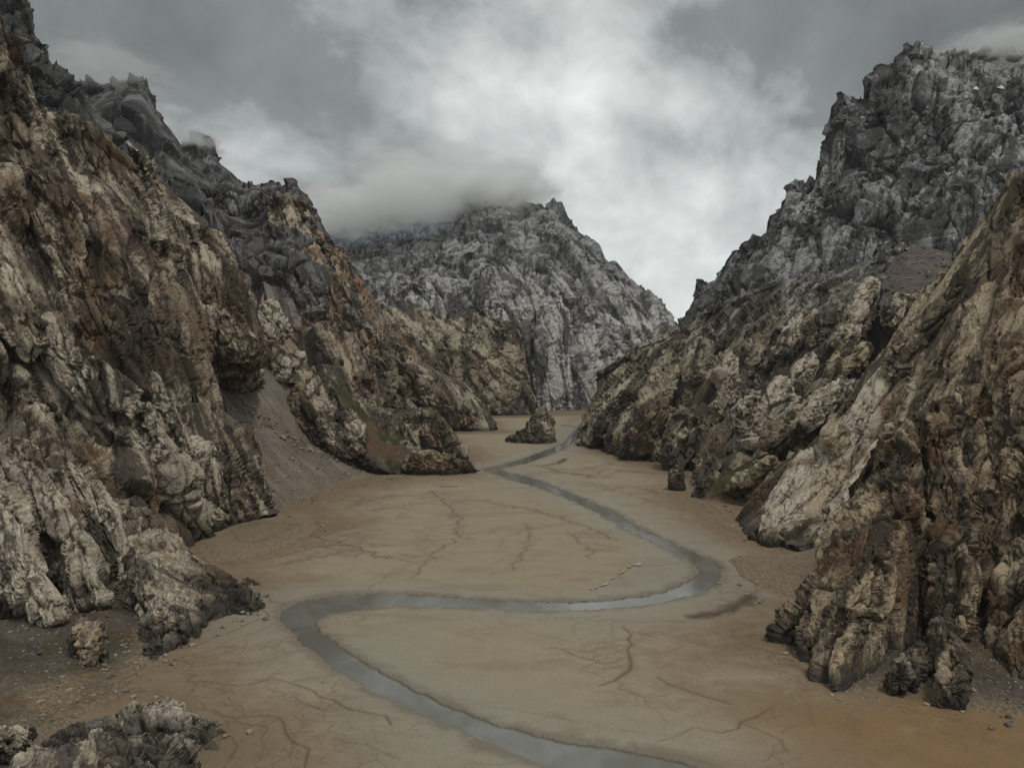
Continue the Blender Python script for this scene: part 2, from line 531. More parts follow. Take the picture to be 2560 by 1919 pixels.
def rock_material(name, light, mid, stain, rust, size=1.0, dirn=(0.3, -0.3, -1), rust_amt=0.45, stain_amt=0.5, wet_z=9.0,
                  grey=None, grey_z=None, dust=(0.13, 0.115, 0.10), dust_amt=0.6, moss=0.0, light_amt=0.58, bump=0.4, varnish=0.0):
    m, t, b, out = new_mat(name)
    geo = t.node('ShaderNodeNewGeometry')
    pos = geo.outputs['Position']
    sep = t.node('ShaderNodeSeparateXYZ'); t.l.new(pos, sep.inputs[0])
    z = sep.outputs[2]
    att = t.node('ShaderNodeAttribute', attribute_name='tone'); tone = att.outputs['Fac']
    S = 1.0 / size
    # streak space: rotate so z runs along the slabs
    d = Vector(dirn).normalized()
    mp = t.node('ShaderNodeMapping', vector_type='POINT')
    e = d.to_track_quat('Z', 'Y').inverted().to_euler()
    mp.inputs['Rotation'].default_value = e
    t.l.new(pos, mp.inputs[0])
    stv = t.scalev(mp.outputs[0], (1, 1, 0.16))
    big = t.noise(pos, 0.011 * S, 5, 0.6, 0.6)
    med = t.noise(stv, 0.06 * S, 6, 0.62, 0.8)
    fine = t.noise(pos, 0.25 * S, 8, 0.68, 0.3)
    speck = t.noise(pos, 1.1 * S, 5, 0.7)
    k = t.math('ADD', t.math('MULTIPLY', big, 0.72), t.math('MULTIPLY', tone, 0.26))
    k = t.math('ADD', k, t.math('MULTIPLY', fine, 0.24))
    lo = 0.61 + (0.5 - light_amt) * 0.4
    c = t.mix(t.ramp(k, lo - 0.085, lo + 0.085), mid, light)
    # rust
    r = t.noise(t.vmath('ADD', pos, (311, 97, 53)), 0.016 * S, 6, 0.65, 1.2)
    rmask = t.math('MULTIPLY', t.ramp(t.math('ADD', r, t.math('MULTIPLY', t.math('SUBTRACT', fine, 0.5), 0.35)), 0.62 - rust_amt * 0.2, 0.74 - rust_amt * 0.2), 0.8)
    c = t.mix(rmask, c, rust)
    # dark desert varnish in broad patches that run with the slabs
    if varnish:
        v1 = t.noise(t.vmath('ADD', t.scalev(mp.outputs[0], (1, 1, 0.4)), (57, 19, 201)), 0.028 * S, 7, 0.66, 0.5)
        c = t.mix(t.math('MULTIPLY', t.ramp(v1, 0.50, 0.60), varnish), c, (0.062, 0.043, 0.027))
    # grey upper rock
    if grey is not None:
        g = t.math('ADD', z, t.math('MULTIPLY', t.math('SUBTRACT', big, 0.5), grey_z[1] * 3.0))
        g = t.math('ADD', g, t.math('MULTIPLY', t.math('SUBTRACT', fine, 0.5), grey_z[1] * 0.8))
        gm = t.ramp(g, grey_z[0] - grey_z[1], grey_z[0] + grey_z[1])
        gk = t.mix(t.ramp(k, lo - 0.12, lo + 0.14), grey[1], grey[0])
        c = t.mix(gm, c, gk)
    # dark streaks and blotches of lichen and mineral stain
    sm = t.math('ADD', t.math('MULTIPLY', med, 0.75), t.math('MULTIPLY', fine, 0.35))
    smask = t.math('MULTIPLY', t.ramp(sm, 0.585 - stain_amt * 0.14, 0.665 - stain_amt * 0.10), 0.88)
    c = t.mix(smask, c, stain)
    # hairline joints
    for sc_, wd_, am_ in ((0.045, 0.03, 0.8), (0.13, 0.04, 0.65)):
        vo = t.node('ShaderNodeTexVoronoi', feature='DISTANCE_TO_EDGE')
        vo.inputs['Scale'].default_value = 1.0
        wn = t.node('ShaderNodeTexNoise'); wn.inputs['Scale'].default_value = sc_ * 1.2 * S; wn.inputs['Detail'].default_value = 5; t.l.new(pos, wn.inputs['Vector'])
        t.put(vo.inputs['Vector'], t.vmath('ADD', t.scalev(mp.outputs[0], (sc_ * S, sc_ * S, sc_ * S * 0.3)), t.scalev(wn.outputs['Color'], (0.9, 0.9, 0.9))))
        jm = t.math('MULTIPLY', t.ramp(vo.outputs['Distance'], wd_, wd_ * 0.15), t.ramp(t.noise(pos, sc_ * 0.9 * S, 3), 0.42, 0.58))
        c = t.mix(t.math('MULTIPLY', jm, am_), c, stain)
    # salt and pepper of the surface
    c = t.mix(1.0, c, t.ramp(speck, 0.3, 0.7, 0.66, 1.25), 'MULTIPLY')
    # loose gravel lying where it is flat enough
    nz = t.node('ShaderNodeSeparateXYZ'); t.l.new(geo.outputs['True Normal'], nz.inputs[0])
    flat = t.math('ADD', nz.outputs[2], t.math('MULTIPLY', t.math('SUBTRACT', big, 0.5), 0.7))
    c = t.mix(t.math('MULTIPLY', t.ramp(flat, 0.86, 0.97), dust_amt), c, dust)
    if moss:
        mn = t.noise(t.vmath('ADD', pos, (71, 11, 5)), 0.02, 4, 0.6)
        mm = t.math('MULTIPLY', t.ramp(mn, 0.56, 0.64), t.ramp(nz.outputs[2], 0.35, 0.7))
        c = t.mix(t.math('MULTIPLY', mm, moss), c, (0.045, 0.05, 0.017))
    # old lake level: rock below it is soaked and dark
    if wet_z:
        wz = t.math('ADD', z, t.math('MULTIPLY', t.math('SUBTRACT', fine, 0.5), wet_z * 1.1))
        wz = t.math('ADD', wz, t.math('MULTIPLY', t.math('SUBTRACT', big, 0.5), wet_z * 1.6))
        wm = t.ramp(wz, wet_z * 0.35, wet_z * 0.95, 0.85, 0.0)
        c = t.mix(wm, c, (0.035, 0.031, 0.027))
        t.put(b.inputs['Roughness'], t.math('SUBTRACT', 0.9, t.math('MULTIPLY', wm, 0.3)))
    else:
        b.inputs['Roughness'].default_value = 0.92
    b.inputs['Specular IOR Level'].default_value = 0.25
    t.put(b.inputs['Base Color'], c)
    bp = t.node('ShaderNodeBump')
    bp.inputs['Strength'].default_value = bump
    bp.inputs['Distance'].default_value = 1.2 * size
    hh = t.math('ADD', t.math('MULTIPLY', speck, 0.55), t.math('MULTIPLY', t.noise(stv, 0.5 * S, 7, 0.7, 0.5), 0.8))
    t.put(bp.inputs['Height'], hh)
    t.l.new(bp.outputs[0], b.inputs['Normal'])
    return m

LD = (0.42, -0.35, -0.85)       # the left wall's slabs dip to the right
RD = (-0.52, -0.30, -0.80)      # the right wall's to the left
CREAM, TAN, BROWN, RUST = (0.50, 0.43, 0.325), (0.168, 0.122, 0.078), (0.034, 0.026, 0.020), (0.13, 0.066, 0.032)
GREY, DGREY = (0.34, 0.335, 0.325), (0.115, 0.11, 0.108)
M_left = rock_material("warm_rock_left", CREAM, TAN, BROWN, RUST, 1.0, LD, rust_amt=0.55, stain_amt=0.55, varnish=0.8)
M_lpale = rock_material("pale_rock_left", (0.52, 0.455, 0.355), (0.25, 0.198, 0.135), BROWN, RUST, 1.0, LD, rust_amt=0.25, stain_amt=0.42, light_amt=0.7, varnish=0.3)
M_right = rock_material("warm_rock_right", (0.48, 0.40, 0.278), (0.16, 0.11, 0.06), BROWN, (0.125, 0.066, 0.03), 1.0, RD, rust_amt=0.35, stain_amt=0.5, light_amt=0.68, varnish=0.7)
M_slab = rock_material("pale_slab_rock", (0.55, 0.485, 0.385), (0.31, 0.25, 0.178), BROWN, (0.2, 0.12, 0.07), 1.0, RD, rust_amt=0.25, stain_amt=0.35, light_amt=0.7)
M_fin = rock_material("brown_fin_rock", (0.42, 0.335, 0.225), (0.165, 0.115, 0.068), (0.035, 0.028, 0.022), (0.13, 0.065, 0.03), 0.9, (-0.35, -0.3, -0.9), rust_amt=0.6, stain_amt=0.6, wet_z=12, light_amt=0.5, varnish=0.4)
M_mid = rock_material("mixed_rock", (0.44, 0.375, 0.28), (0.19, 0.145, 0.095), (0.05, 0.045, 0.04), (0.165, 0.09, 0.05), 1.6, LD, rust_amt=0.5, stain_amt=0.5,
                      grey=(GREY, DGREY), grey_z=(230, 45), dust=(0.15, 0.12, 0.095), varnish=0.6)
M_midr = rock_material("mixed_rock_right", (0.44, 0.375, 0.275), (0.165, 0.124, 0.08), (0.05, 0.043, 0.036), (0.14, 0.08, 0.045), 1.5, RD, rust_amt=0.45, stain_amt=0.6,
                       grey=(GREY, DGREY), grey_z=(180, 60), dust=(0.12, 0.10, 0.08), moss=0.5, light_amt=0.62, varnish=0.4)
M_mtn = rock_material("grey_and_rust_rock", (0.42, 0.345, 0.25), (0.19, 0.14, 0.092), (0.045, 0.04, 0.036), (0.19, 0.10, 0.058), 1.6, LD, rust_amt=0.6, stain_amt=0.55,
                      grey=((0.23, 0.225, 0.22), (0.085, 0.082, 0.08)), grey_z=(175, 40), dust=(0.14, 0.12, 0.105), varnish=0.4)
M_rib = rock_material("rusty_rib_rock", (0.44, 0.36, 0.265), (0.21, 0.15, 0.10), BROWN, (0.21, 0.115, 0.07), 1.5, LD, rust_amt=0.8, stain_amt=0.5, light_amt=0.6)
M_grey = rock_material("dark_grey_rock", (0.19, 0.185, 0.185), (0.085, 0.082, 0.082), (0.03, 0.03, 0.03), (0.10, 0.075, 0.06), 2.2, (0.15, -0.2, -1), rust_amt=0.1, stain_amt=0.6, wet_z=0)
M_high = rock_material("high_grey_rock", (0.43, 0.422, 0.41), (0.155, 0.15, 0.148), (0.05, 0.05, 0.05), (0.15, 0.10, 0.07), 2.0, (-0.3, -0.2, -1), rust_amt=0.15, stain_amt=0.6, wet_z=0,
                       dust=(0.15, 0.145, 0.14), dust_amt=0.8, light_amt=0.5)
M_far = rock_material("pale_far_rock", (0.50, 0.48, 0.45), (0.29, 0.277, 0.258), (0.06, 0.058, 0.055), (0.2, 0.15, 0.11), 3.6, (0, 0, -1), rust_amt=0.1, stain_amt=0.55, wet_z=0,
                      grey=((0.35, 0.345, 0.34), (0.16, 0.157, 0.155)), grey_z=(360, 60), dust=(0.24, 0.235, 0.23), light_amt=0.75)
M_bluff = rock_material("tan_bluff_rock", (0.44, 0.385, 0.28), (0.26, 0.215, 0.145), (0.045, 0.038, 0.03), (0.2, 0.13, 0.08), 2.4, (0, 0, -1), rust_amt=0.2, stain_amt=0.55, wet_z=9, varnish=0.5)
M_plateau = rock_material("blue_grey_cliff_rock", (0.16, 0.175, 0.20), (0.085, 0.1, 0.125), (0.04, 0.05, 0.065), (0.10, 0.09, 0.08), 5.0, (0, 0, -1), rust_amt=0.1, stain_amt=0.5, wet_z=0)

# ------------------------------------------------------------------ rock masses
def mass(name, parts, mat, label, cat=None, kind='structure', group=None, parent=None):
    V, q, t = join_meshes(name, parts)
    me = raw_mesh(name, V, q, t, mat)
    o = link(name, me, parent)
    return tag(o, label, cat, group, kind)

rkL = Rock(62, LD, 3.2, 0.85, seed=3.0)
rkB = Rock(60, (0.3, -0.3, -0.9), 2.4, 0.65, seed=13.0)
# --- left wall, nearest the camera
A = loft([
    [(-300, 1600, 290), (0, 1578, 305), (160, 1562, 320), (300, 1500, 372), (480, 1388, 470), (560, 1345, 505), (620, 1310, 535), (680, 1288, 560)],
    [(-300, 1250, 370), (0, 1200, 385), (200, 1150, 430), (350, 1130, 470), (480, 1150, 520), (560, 1130, 545), (590, 1120, 570), (625, 1168, 590)],
    [(-300, 850, 440), (0, 820, 465), (150, 800, 495), (300, 790, 530), (400, 800, 560), (470, 830, 590), (500, 880, 610), (520, 945, 625)],
    [(-300, 420, 500), (-10, 430, 530), (105, 470, 560), (225, 500, 590), (330, 540, 620), (400, 580, 650), (440, 620, 670), (475, 690, 680)],
    [(-300, -300, 540), (-120, -80, 560), (-30, 8, 575), (-8, 42, 580), (30, 140, 590), (66, 232, 605), (118, 300, 620), (215, 330, 640), (270, 372, 660), (360, 448, 680), (430, 540, 690), (465, 620, 695)],
], rkL, wrapR=90)
ribsL = [
    blob([(125, 845, 470, 36), (250, 980, 455, 62), (360, 1110, 465, 60), (440, 1220, 480, 52), (505, 1330, 488, 36)], rkL, depth=0.7),
    blob([(350, 960, 510, 40), (430, 1080, 515, 44), (500, 1200, 520, 42), (560, 1310, 520, 34)], rkL, depth=0.8),
    blob([(452, 960, 562, 28), (510, 1060, 562, 32), (566, 1170, 562, 34), (622, 1272, 563, 26)], rkL, depth=0.8),
    blob([(20, 1170, 350, 52), (100, 1270, 345, 62), (170, 1400, 335, 58), (215, 1500, 328, 42)], rkL, depth=0.7),
    blob([(-60, 1230, 330, 70), (10, 1360, 318, 66), (70, 1480, 310, 56), (120, 1545, 306, 30)], rkL, depth=0.7),
    blob([(150, 1180, 390, 44), (240, 1290, 385, 52), (300, 1400, 378, 42)], rkL, depth=0.8),
    blob([(120, 560, 540, 40), (190, 700, 530, 46), (240, 830, 520, 36)], rkL, depth=0.8),
    blob([(20, 330, 545, 46), (110, 480, 545, 50), (180, 600, 545, 36)], rkL, depth=0.8),
    blob([(310, 680, 570, 32), (350, 800, 560, 38), (400, 930, 560, 34)], rkL, depth=0.8),
    blob([(-40, 640, 470, 50), (30, 760, 460, 52), (90, 860, 450, 36)], rkL, depth=0.8),
]
B = loft([
    [(470, 945, 705), (535, 960, 730), (600, 975, 755), (655, 965, 775)],
    [(480, 905, 660), (535, 912, 670), (590, 918, 690), (650, 922, 710)],
    [(478, 840, 645), (538, 862, 645), (600, 875, 655), (655, 880, 695)],
    [(460, 720, 660), (530, 740, 655), (600, 770, 670), (640, 830, 700)],
    [(430, 600, 690), (500, 600, 690), (560, 640, 715), (600, 700, 735)],
    [(390, 450, 730), (440, 500, 735), (500, 560, 755), (552, 602, 770)],
    [(320, 360, 760), (389, 425, 765), (427, 515, 770), (480, 530, 775), (530, 580, 785)],
], rkB, wrapR=90)
left_wall = mass("rocky_mountain", [A, B], M_left, "tall warm brown rock wall of slanting slabs rising out of the frame at the left edge")
for i, rb in enumerate(ribsL):
    mass("rock_slab", [rb], M_lpale if i in (0, 1, 3, 4, 5) else M_left, "pale worn slab" if i in (0, 1, 3) else None, kind=None, parent=left_wall)

# --- dark ridge and clouded peaks behind the left wall
rkD = Rock(110, (0.2, -0.2, -1), 2.2, 0.8, seed=23, lump=0.07, spike=1.3)
D1 = loft([
    [(-200, 600, 780), (0, 500, 800), (150, 480, 820), (300, 500, 850)],
    [(-200, 250, 840), (0, 180, 860), (120, 280, 880), (270, 380, 900)],
    [(-200, -150, 930), (-20, 0, 930), (45, 12, 930), (65, 52, 930), (82, 100, 930), (108, 128, 930), (124, 178, 935), (160, 203, 940), (200, 248, 945), (235, 290, 950), (275, 330, 950)],
], rkD, wrapR=120, step=3.4)
mass("dark_mountain", [D1], M_grey, "dark grey craggy ridge showing above the brown wall in the top left corner")
D2 = loft([
    [(150, 520, 1000), (280, 520, 1010), (420, 560, 1020), (600, 640, 1020)],
    [(170, 380, 1120), (300, 370, 1120), (420, 430, 1110), (590, 560, 1100)],
    [(190, 235, 1300), (250, 225, 1310), (310, 215, 1310), (352, 212, 1305), (378, 250, 1300), (392, 290, 1290), (430, 335, 1280), (462, 388, 1270), (500, 425, 1260), (540, 470, 1250), (590, 520, 1240)],
], Rock(150, (0.3, -0.2, -1), 2.2, 0.5, seed=31, lump=0.06, spike=1.2), wrapR=200, step=3.4, keep_ridge=0.1)
mass("dark_mountain", [D2], M_grey, "dark grey peak with a flat top lost in cloud above the left wall")
D3 = loft([
    [(420, 560, 1450), (520, 560, 1450), (640, 600, 1450)],
    [(440, 440, 1550), (520, 430, 1550), (620, 510, 1550)],
    [(455, 360, 1650), (490, 345, 1650), (520, 355, 1650), (536, 390, 1650), (550, 425, 1650), (572, 460, 1650), (620, 480, 1650)],
], Rock(150, (0.2, -0.2, -1), 2.2, 0.6, seed=37, lump=0.06, spike=1.2), wrapR=200, step=3.4)
mass("dark_mountain", [D3], M_grey, "small dark peak poking into a wisp of cloud between two bigger left peaks")

# --- mid-left mountain
rkE = Rock(75, (0.35, -0.25, -0.9), 2.6, 0.9, seed=41)
E1 = loft([
    [(540, 985, 790), (650, 965, 820), (750, 960, 840), (850, 1010, 855), (900, 1030, 870), (965, 1025, 890)],
    [(550, 780, 870), (640, 800, 890), (740, 820, 905), (850, 850, 925), (900, 850, 935), (935, 905, 955)],
    [(530, 640, 960), (630, 650, 965), (730, 660, 965), (830, 720, 975), (900, 770, 985), (942, 805, 1000)],
    [(525, 540, 1050), (620, 560, 1055), (710, 570, 1045), (790, 620, 1045), (840, 660, 1050), (880, 710, 1060)],
    [(480, 500, 1150), (520, 488, 1150), (562, 462, 1150), (600, 470, 1150), (628, 465, 1145), (645, 469, 1145), (670, 463, 1140), (695, 463, 1135), (710, 473, 1130), (728, 459, 1125), (746, 476, 1120), (757, 500, 1115), (778, 518, 1110), (800, 560, 1105), (838, 630, 1100)],
], rkE, wrapR=150)
nose = [blob([(745, 520, 1100, 26), (790, 620, 1055, 44), (840, 730, 1005, 56), (880, 830, 975, 50), (900, 900, 945, 36)], rkE, depth=0.5),
        blob([(700, 520, 1080, 30), (745, 620, 1040, 40), (800, 720, 1000, 44), (870, 800, 980, 36)], rkE, depth=0.7),
        blob([(840, 640, 1040, 24), (880, 720, 1010, 34), (920, 800, 985, 30)], rkE, depth=0.8)]
mm = mass("rocky_mountain", [E1], M_mtn, "jagged grey and rust mountain left of centre with a notched summit")
for b_ in nose:
    mass("rock_rib", [b_], M_rib, None, kind=None, parent=mm)
for k in ([(672, 770, 830, 16), (690, 810, 825, 24), (715, 835, 825, 16)], [(640, 800, 830, 18), (672, 832, 822, 28), (668, 865, 822, 18)], [(700, 900, 835, 14), (715, 930, 832, 20), (690, 950, 830, 12)],
          [(735, 880, 845, 10), (748, 895, 842, 16), (742, 915, 842, 10)]):
    mass("rock_knob", [blob(k, Rock(30, LD, 1.6, 0.8, seed=k[0][0]))], M_slab, None, kind=None, parent=mm)

for i_, k in enumerate(([(560, 520, 1140, 20), (563, 485, 1148, 12), (564, 460, 1150, 4)], [(690, 520, 1128, 26), (697, 485, 1132, 16), (694, 461, 1135, 5)], [(722, 520, 1118, 26), (727, 485, 1122, 16), (729, 455, 1124, 4)], [(752, 540, 1108, 22), (752, 505, 1114, 14), (748, 476, 1118, 4)], [(640, 510, 1138, 22), (644, 483, 1142, 12), (646, 465, 1144, 4)])):
    mass("rock_pinnacle", [blob(k, Rock(36, (0, 0, -1), 2.4, 0.8, seed=300 + i_), whole=True)], M_mid, None, kind=None, parent=mm)

# --- headland behind it
rkG = Rock(62, (0.4, -0.2, -0.9), 2.2, 0.9, seed=53)
G1 = loft([
    [(985, 1025, 1300), (1040, 1045, 1340), (1110, 1072, 1370), (1180, 1080, 1370), (1238, 1080, 1370)],
    [(985, 960, 1330), (1040, 985, 1325), (1110, 1000, 1340), (1170, 1015, 1370), (1225, 1048, 1400)],
    [(965, 880, 1400), (1020, 885, 1390), (1060, 905, 1400), (1110, 945, 1420), (1172, 988, 1440)],
    [(900, 700, 1540), (935, 750, 1530), (980, 785, 1510), (1020, 835, 1490), (1070, 882, 1480), (1128, 945, 1480)],
], rkG, wrapR=160)
G2 = loft([
    [(880, 1000, 1150), (940, 1010, 1160), (1000, 1020, 1180), (1050, 1035, 1200)],
    [(900, 920, 1180), (950, 900, 1180), (985, 930, 1190), (1005, 960, 1210)],
    [(920, 850, 1230), (950, 842, 1230), (975, 850, 1230), (990, 880, 1240)],
    [(915, 790, 1300), (940, 800, 1290), (965, 825, 1290), (985, 858, 1290)],
], Rock(60, (0.4, -0.2, -0.9), 2.2, 0.9, seed=59), wrapR=100)
mass("rocky_hill", [G1], M_mid, "tan rocky headland stepping down to the flat behind the grassy outcrop")
mass("rocky_hill", [G2], M_mid, "narrow tan buttress between the rust mountain and the headland gully")

# --- tan bluff and pale mountain closing the valley
C1 = loft([
    [(1000, 1055, 1700), (1100, 1060, 1760), (1180, 1045, 1800), (1250, 1042, 1840), (1337, 1040, 1860)],
    [(1000, 950, 1720), (1100, 960, 1780), (1180, 960, 1830), (1250, 950, 1860), (1322, 950, 1890)],
    [(1000, 860, 1760), (1090, 860, 1810), (1180, 870, 1850), (1250, 860, 1880), (1308, 870, 1910)],
    [(960, 770, 1830), (1010, 777, 1850), (1063, 777, 1870), (1121, 803, 1890), (1179, 782, 1900), (1215, 796, 1905), (1280, 810, 1915), (1300, 840, 1920)],
], Rock(48, (0.3, -0.2, -0.5), 1.8, 1.0, crack=0.6, seed=61), wrapR=140)
mass("rocky_hill", [C1], M_bluff, "mottled tan bluff in front of the pale mountain at the valley head")
rkC = Rock(165, (0.1, -0.2, -1), 4.6, 0.75, seed=71, terr=0.3, spike=1.5, lump=0.1, crack=0.9, fine=0.9)
C2 = loft([
    [(780, 1000, 2050), (1000, 1010, 2060), (1200, 1030, 2080), (1330, 1034, 2080), (1420, 1034, 2085), (1500, 1034, 2090), (1720, 1030, 2200)],
    [(780, 880, 2130), (1000, 880, 2130), (1200, 880, 2140), (1330, 890, 2140), (1420, 900, 2140), (1500, 900, 2160), (1725, 930, 2280)],
    [(780, 760, 2350), (1000, 740, 2300), (1150, 730, 2260), (1300, 740, 2240), (1420, 760, 2260), (1530, 790, 2300), (1715, 870, 2380)],
    [(790, 660, 2600), (1000, 650, 2550), (1150, 620, 2460), (1290, 600, 2430), (1400, 620, 2430), (1520, 700, 2440), (1705, 840, 2480)],
    [(800, 620, 2800), (900, 625, 2790), (1000, 610, 2750), (1080, 600, 2730), (1140, 567, 2700), (1170, 512, 2690), (1260, 498, 2690), (1340, 520, 2680), (1362, 534, 2680), (1389, 516, 2670), (1412, 548, 2660), (1440, 580, 2640), (1481, 608, 2630),
     (1502, 648, 2620), (1525, 672, 2610), (1538, 662, 2605), (1568, 702, 2600), (1601, 724, 2590), (1650, 757, 2580), (1680, 800, 2570), (1720, 840, 2560)],
], rkC)
far_m = mass("pale_mountain", [C2], M_far, "broad pale grey mountain closing the valley with its top in cloud")
for k, lb in (([(985, 700, 2180, 14), (1010, 740, 2150, 44), (1050, 790, 2120, 60), (1080, 830, 2110, 40)], "pale smooth wedge"),
              ([(1260, 690, 2230, 40), (1270, 760, 2190, 60), (1290, 830, 2150, 56), (1300, 880, 2130, 36)], "pale smooth dome"),
              ([(1150, 720, 2230, 26), (1150, 780, 2200, 34), (1160, 840, 2170, 26)], None),
              ([(1200, 700, 2230, 24), (1205, 760, 2200, 30), (1210, 820, 2170, 22)], None),
              ([(1370, 760, 2200, 30), (1380, 850, 2140, 42), (1390, 940, 2110, 38), (1395, 1010, 2090, 30)], None)):
    mass("rock_slab", [blob(k, rkC, depth=0.6)], M_far, lb, kind=None, parent=far_m)
for i_, k in enumerate(([(1375, 590, 2655, 44), (1384, 550, 2662, 24), (1389, 512, 2668, 6)], [(1340, 570, 2665, 40), (1345, 535, 2675, 20), (1348, 515, 2678, 6)], [(1525, 730, 2590, 34), (1535, 690, 2600, 20), (1538, 658, 2604, 5)], [(1480, 660, 2620, 30), (1486, 625, 2628, 18), (1482, 602, 2630, 5)], [(1655, 800, 2565, 26), (1652, 770, 2574, 14), (1650, 750, 2580, 4)], [(1608, 760, 2575, 26), (1604, 735, 2584, 14), (1601, 716, 2588, 4)])):
    mass("rock_pinnacle", [blob(k, Rock(70, (0, 0, -1), 2.4, 0.6, seed=320 + i_), whole=True)], M_far, None, kind=None, parent=far_m)
C3 = loft([
    [(700, 760, 3500), (980, 740, 3500), (1260, 740, 3500)],
    [(700, 660, 3800), (980, 660, 3800), (1260, 660, 3800)],
    [(700, 530, 4100), (830, 535, 4100), (980, 530, 4100), (1100, 535, 4100), (1260, 530, 4100)],
], Rock(260, (0, 0, -1), 4.0, 0.5, seed=83), step=3.6)
mass("blue_mountain", [C3], M_plateau, "far blue grey cliff band under low cloud left of the pale mountain")

# --- right side: high grey mountain
rkR = Rock(90, (-0.35, -0.2, -0.95), 2.2, 0.85, seed=91, terr=0.5, spike=1.4, lump=0.1)
R1 = loft([
    [(1690, 920, 1140), (1800, 900, 1060), (1950, 860, 980), (2100, 780, 920), (2300, 740, 870), (2700, 720, 800)],
    [(1698, 868, 1170), (1800, 770, 1110), (1950, 710, 1040), (2100, 610, 980), (2300, 570, 940), (2700, 540, 880)],
    [(1700, 840, 1190), (1795, 730, 1160), (1930, 630, 1110), (2090, 440, 1070), (2300, 400, 1030), (2700, 370, 980)],
    [(1699, 819, 1210), (1726, 787, 1210), (1734, 752, 1210), (1750, 712, 1205), (1775, 718, 1205), (1802, 700, 1200), (1810, 676, 1200), (1834, 641, 1195), (1850, 635, 1195), (1861, 611, 1190), (1902, 603, 1190), (1924, 606, 1185), (1934, 570, 1180), (1959, 516, 1180), (1973, 478, 1175),
     (2013, 476, 1170), (2020, 462, 1170), (2042, 458, 1165), (2049, 436, 1160), (2067, 360, 1160), (2082, 324, 1155), (2104, 255, 1150), (2143, 259, 1150), (2178, 259, 1145), (2187, 237, 1145), (2192, 184, 1140), (2230, 178, 1140), (2245, 156, 1135), (2277, 138, 1135), (2339, 150, 1130), (2397, 157, 1130), (2450, 150, 1125), (2560, 142, 1120), (2720, 150, 1110)],
], rkR, wrapL=160, keep_ridge=0.1)
high = mass("grey_mountain", [R1], M_high, "high craggy grey mountain on the right with a blocky stepped skyline")
for k in ([(2120, 720, 960, 26), (2105, 760, 940, 34), (2095, 800, 930, 26)], [(2190, 740, 930, 22), (2170, 770, 920, 30), (2150, 800, 915, 20)], [(2270, 620, 930, 22), (2250, 660, 915, 30), (2230, 700, 905, 24)], [(2380, 430, 1010, 20), (2360, 460, 1000, 34), (2340, 490, 995, 24)],
          [(2440, 420, 1000, 14), (2430, 440, 995, 22), (2425, 460, 995, 14)], [(2330, 510, 990, 22), (2300, 540, 980, 28), (2270, 580, 970, 22)]):
    mass("rock_slab", [blob(k, Rock(38, RD, 1.6, 0.8, seed=k[0][0]), depth=0.8)], M_slab if k[0][1] > 600 else M_high, None, kind=None, parent=high)
for i_, k in enumerate(([(1765, 790, 1190, 26), (1752, 750, 1200, 18), (1748, 706, 1203, 8)], [(1780, 760, 1190, 22), (1778, 735, 1200, 12), (1776, 713, 1204, 4)], [(1850, 690, 1185, 24), (1845, 655, 1192, 16), (1840, 634, 1194, 5)],
                       [(2125, 340, 1140, 34), (2112, 295, 1146, 22), (2104, 252, 1149, 6)], [(2062, 420, 1150, 22), (2066, 385, 1156, 14), (2068, 356, 1159, 4)])):
    mass("rock_pinnacle", [blob(k, Rock(46, (-0.1, 0, -1), 2.0, 0.7, seed=340 + i_), whole=True)], M_high, None, kind=None, parent=high)
SNOW = new_mat("snow"); SNOW[2].inputs['Base Color'].default_value = (0.8, 0.82, 0.85, 1); SNOW[2].inputs['Roughness'].default_value = 0.6
SNOW = SNOW[0]

# --- right side: broken tan hill in the middle distance
rkH = Rock(60, RD, 2.4, 0.85, seed=108)
R2 = loft([
    [(1443, 1116, 1120), (1490, 1120, 1060), (1539, 1144, 975), (1667, 1170, 875), (1736, 1192, 810), (1765, 1248, 668), (1850, 1255, 650), (1960, 1255, 630)],
    [(1455, 1070, 1150), (1545, 1060, 1010), (1650, 1060, 940), (1740, 1090, 850), (1800, 1140, 750), (1900, 1130, 710), (2010, 1090, 690)],
    [(1478, 1000, 1190), (1560, 970, 1080), (1660, 950, 1010), (1760, 950, 940), (1850, 980, 850), (1950, 960, 790), (2110, 900, 735)],
    [(1503, 940, 1220), (1590, 905, 1130), (1690, 880, 1080), (1790, 850, 1020), (1900, 820, 940), (2020, 790, 880), (2220, 740, 800)],
    [(1510, 925, 1230), (1545, 900, 1210), (1568, 890, 1200), (1587, 869, 1190), (1622, 858, 1180), (1658, 844, 1170), (1699, 822, 1160), (1800, 770, 1100), (1920, 720, 1040), (2060, 680, 970), (2270, 640, 880)],
], rkH, wrapL=150)
broken = mass("rocky_hill", [R2], M_midr, "broken tan and brown rocky hill on the right in the middle distance")
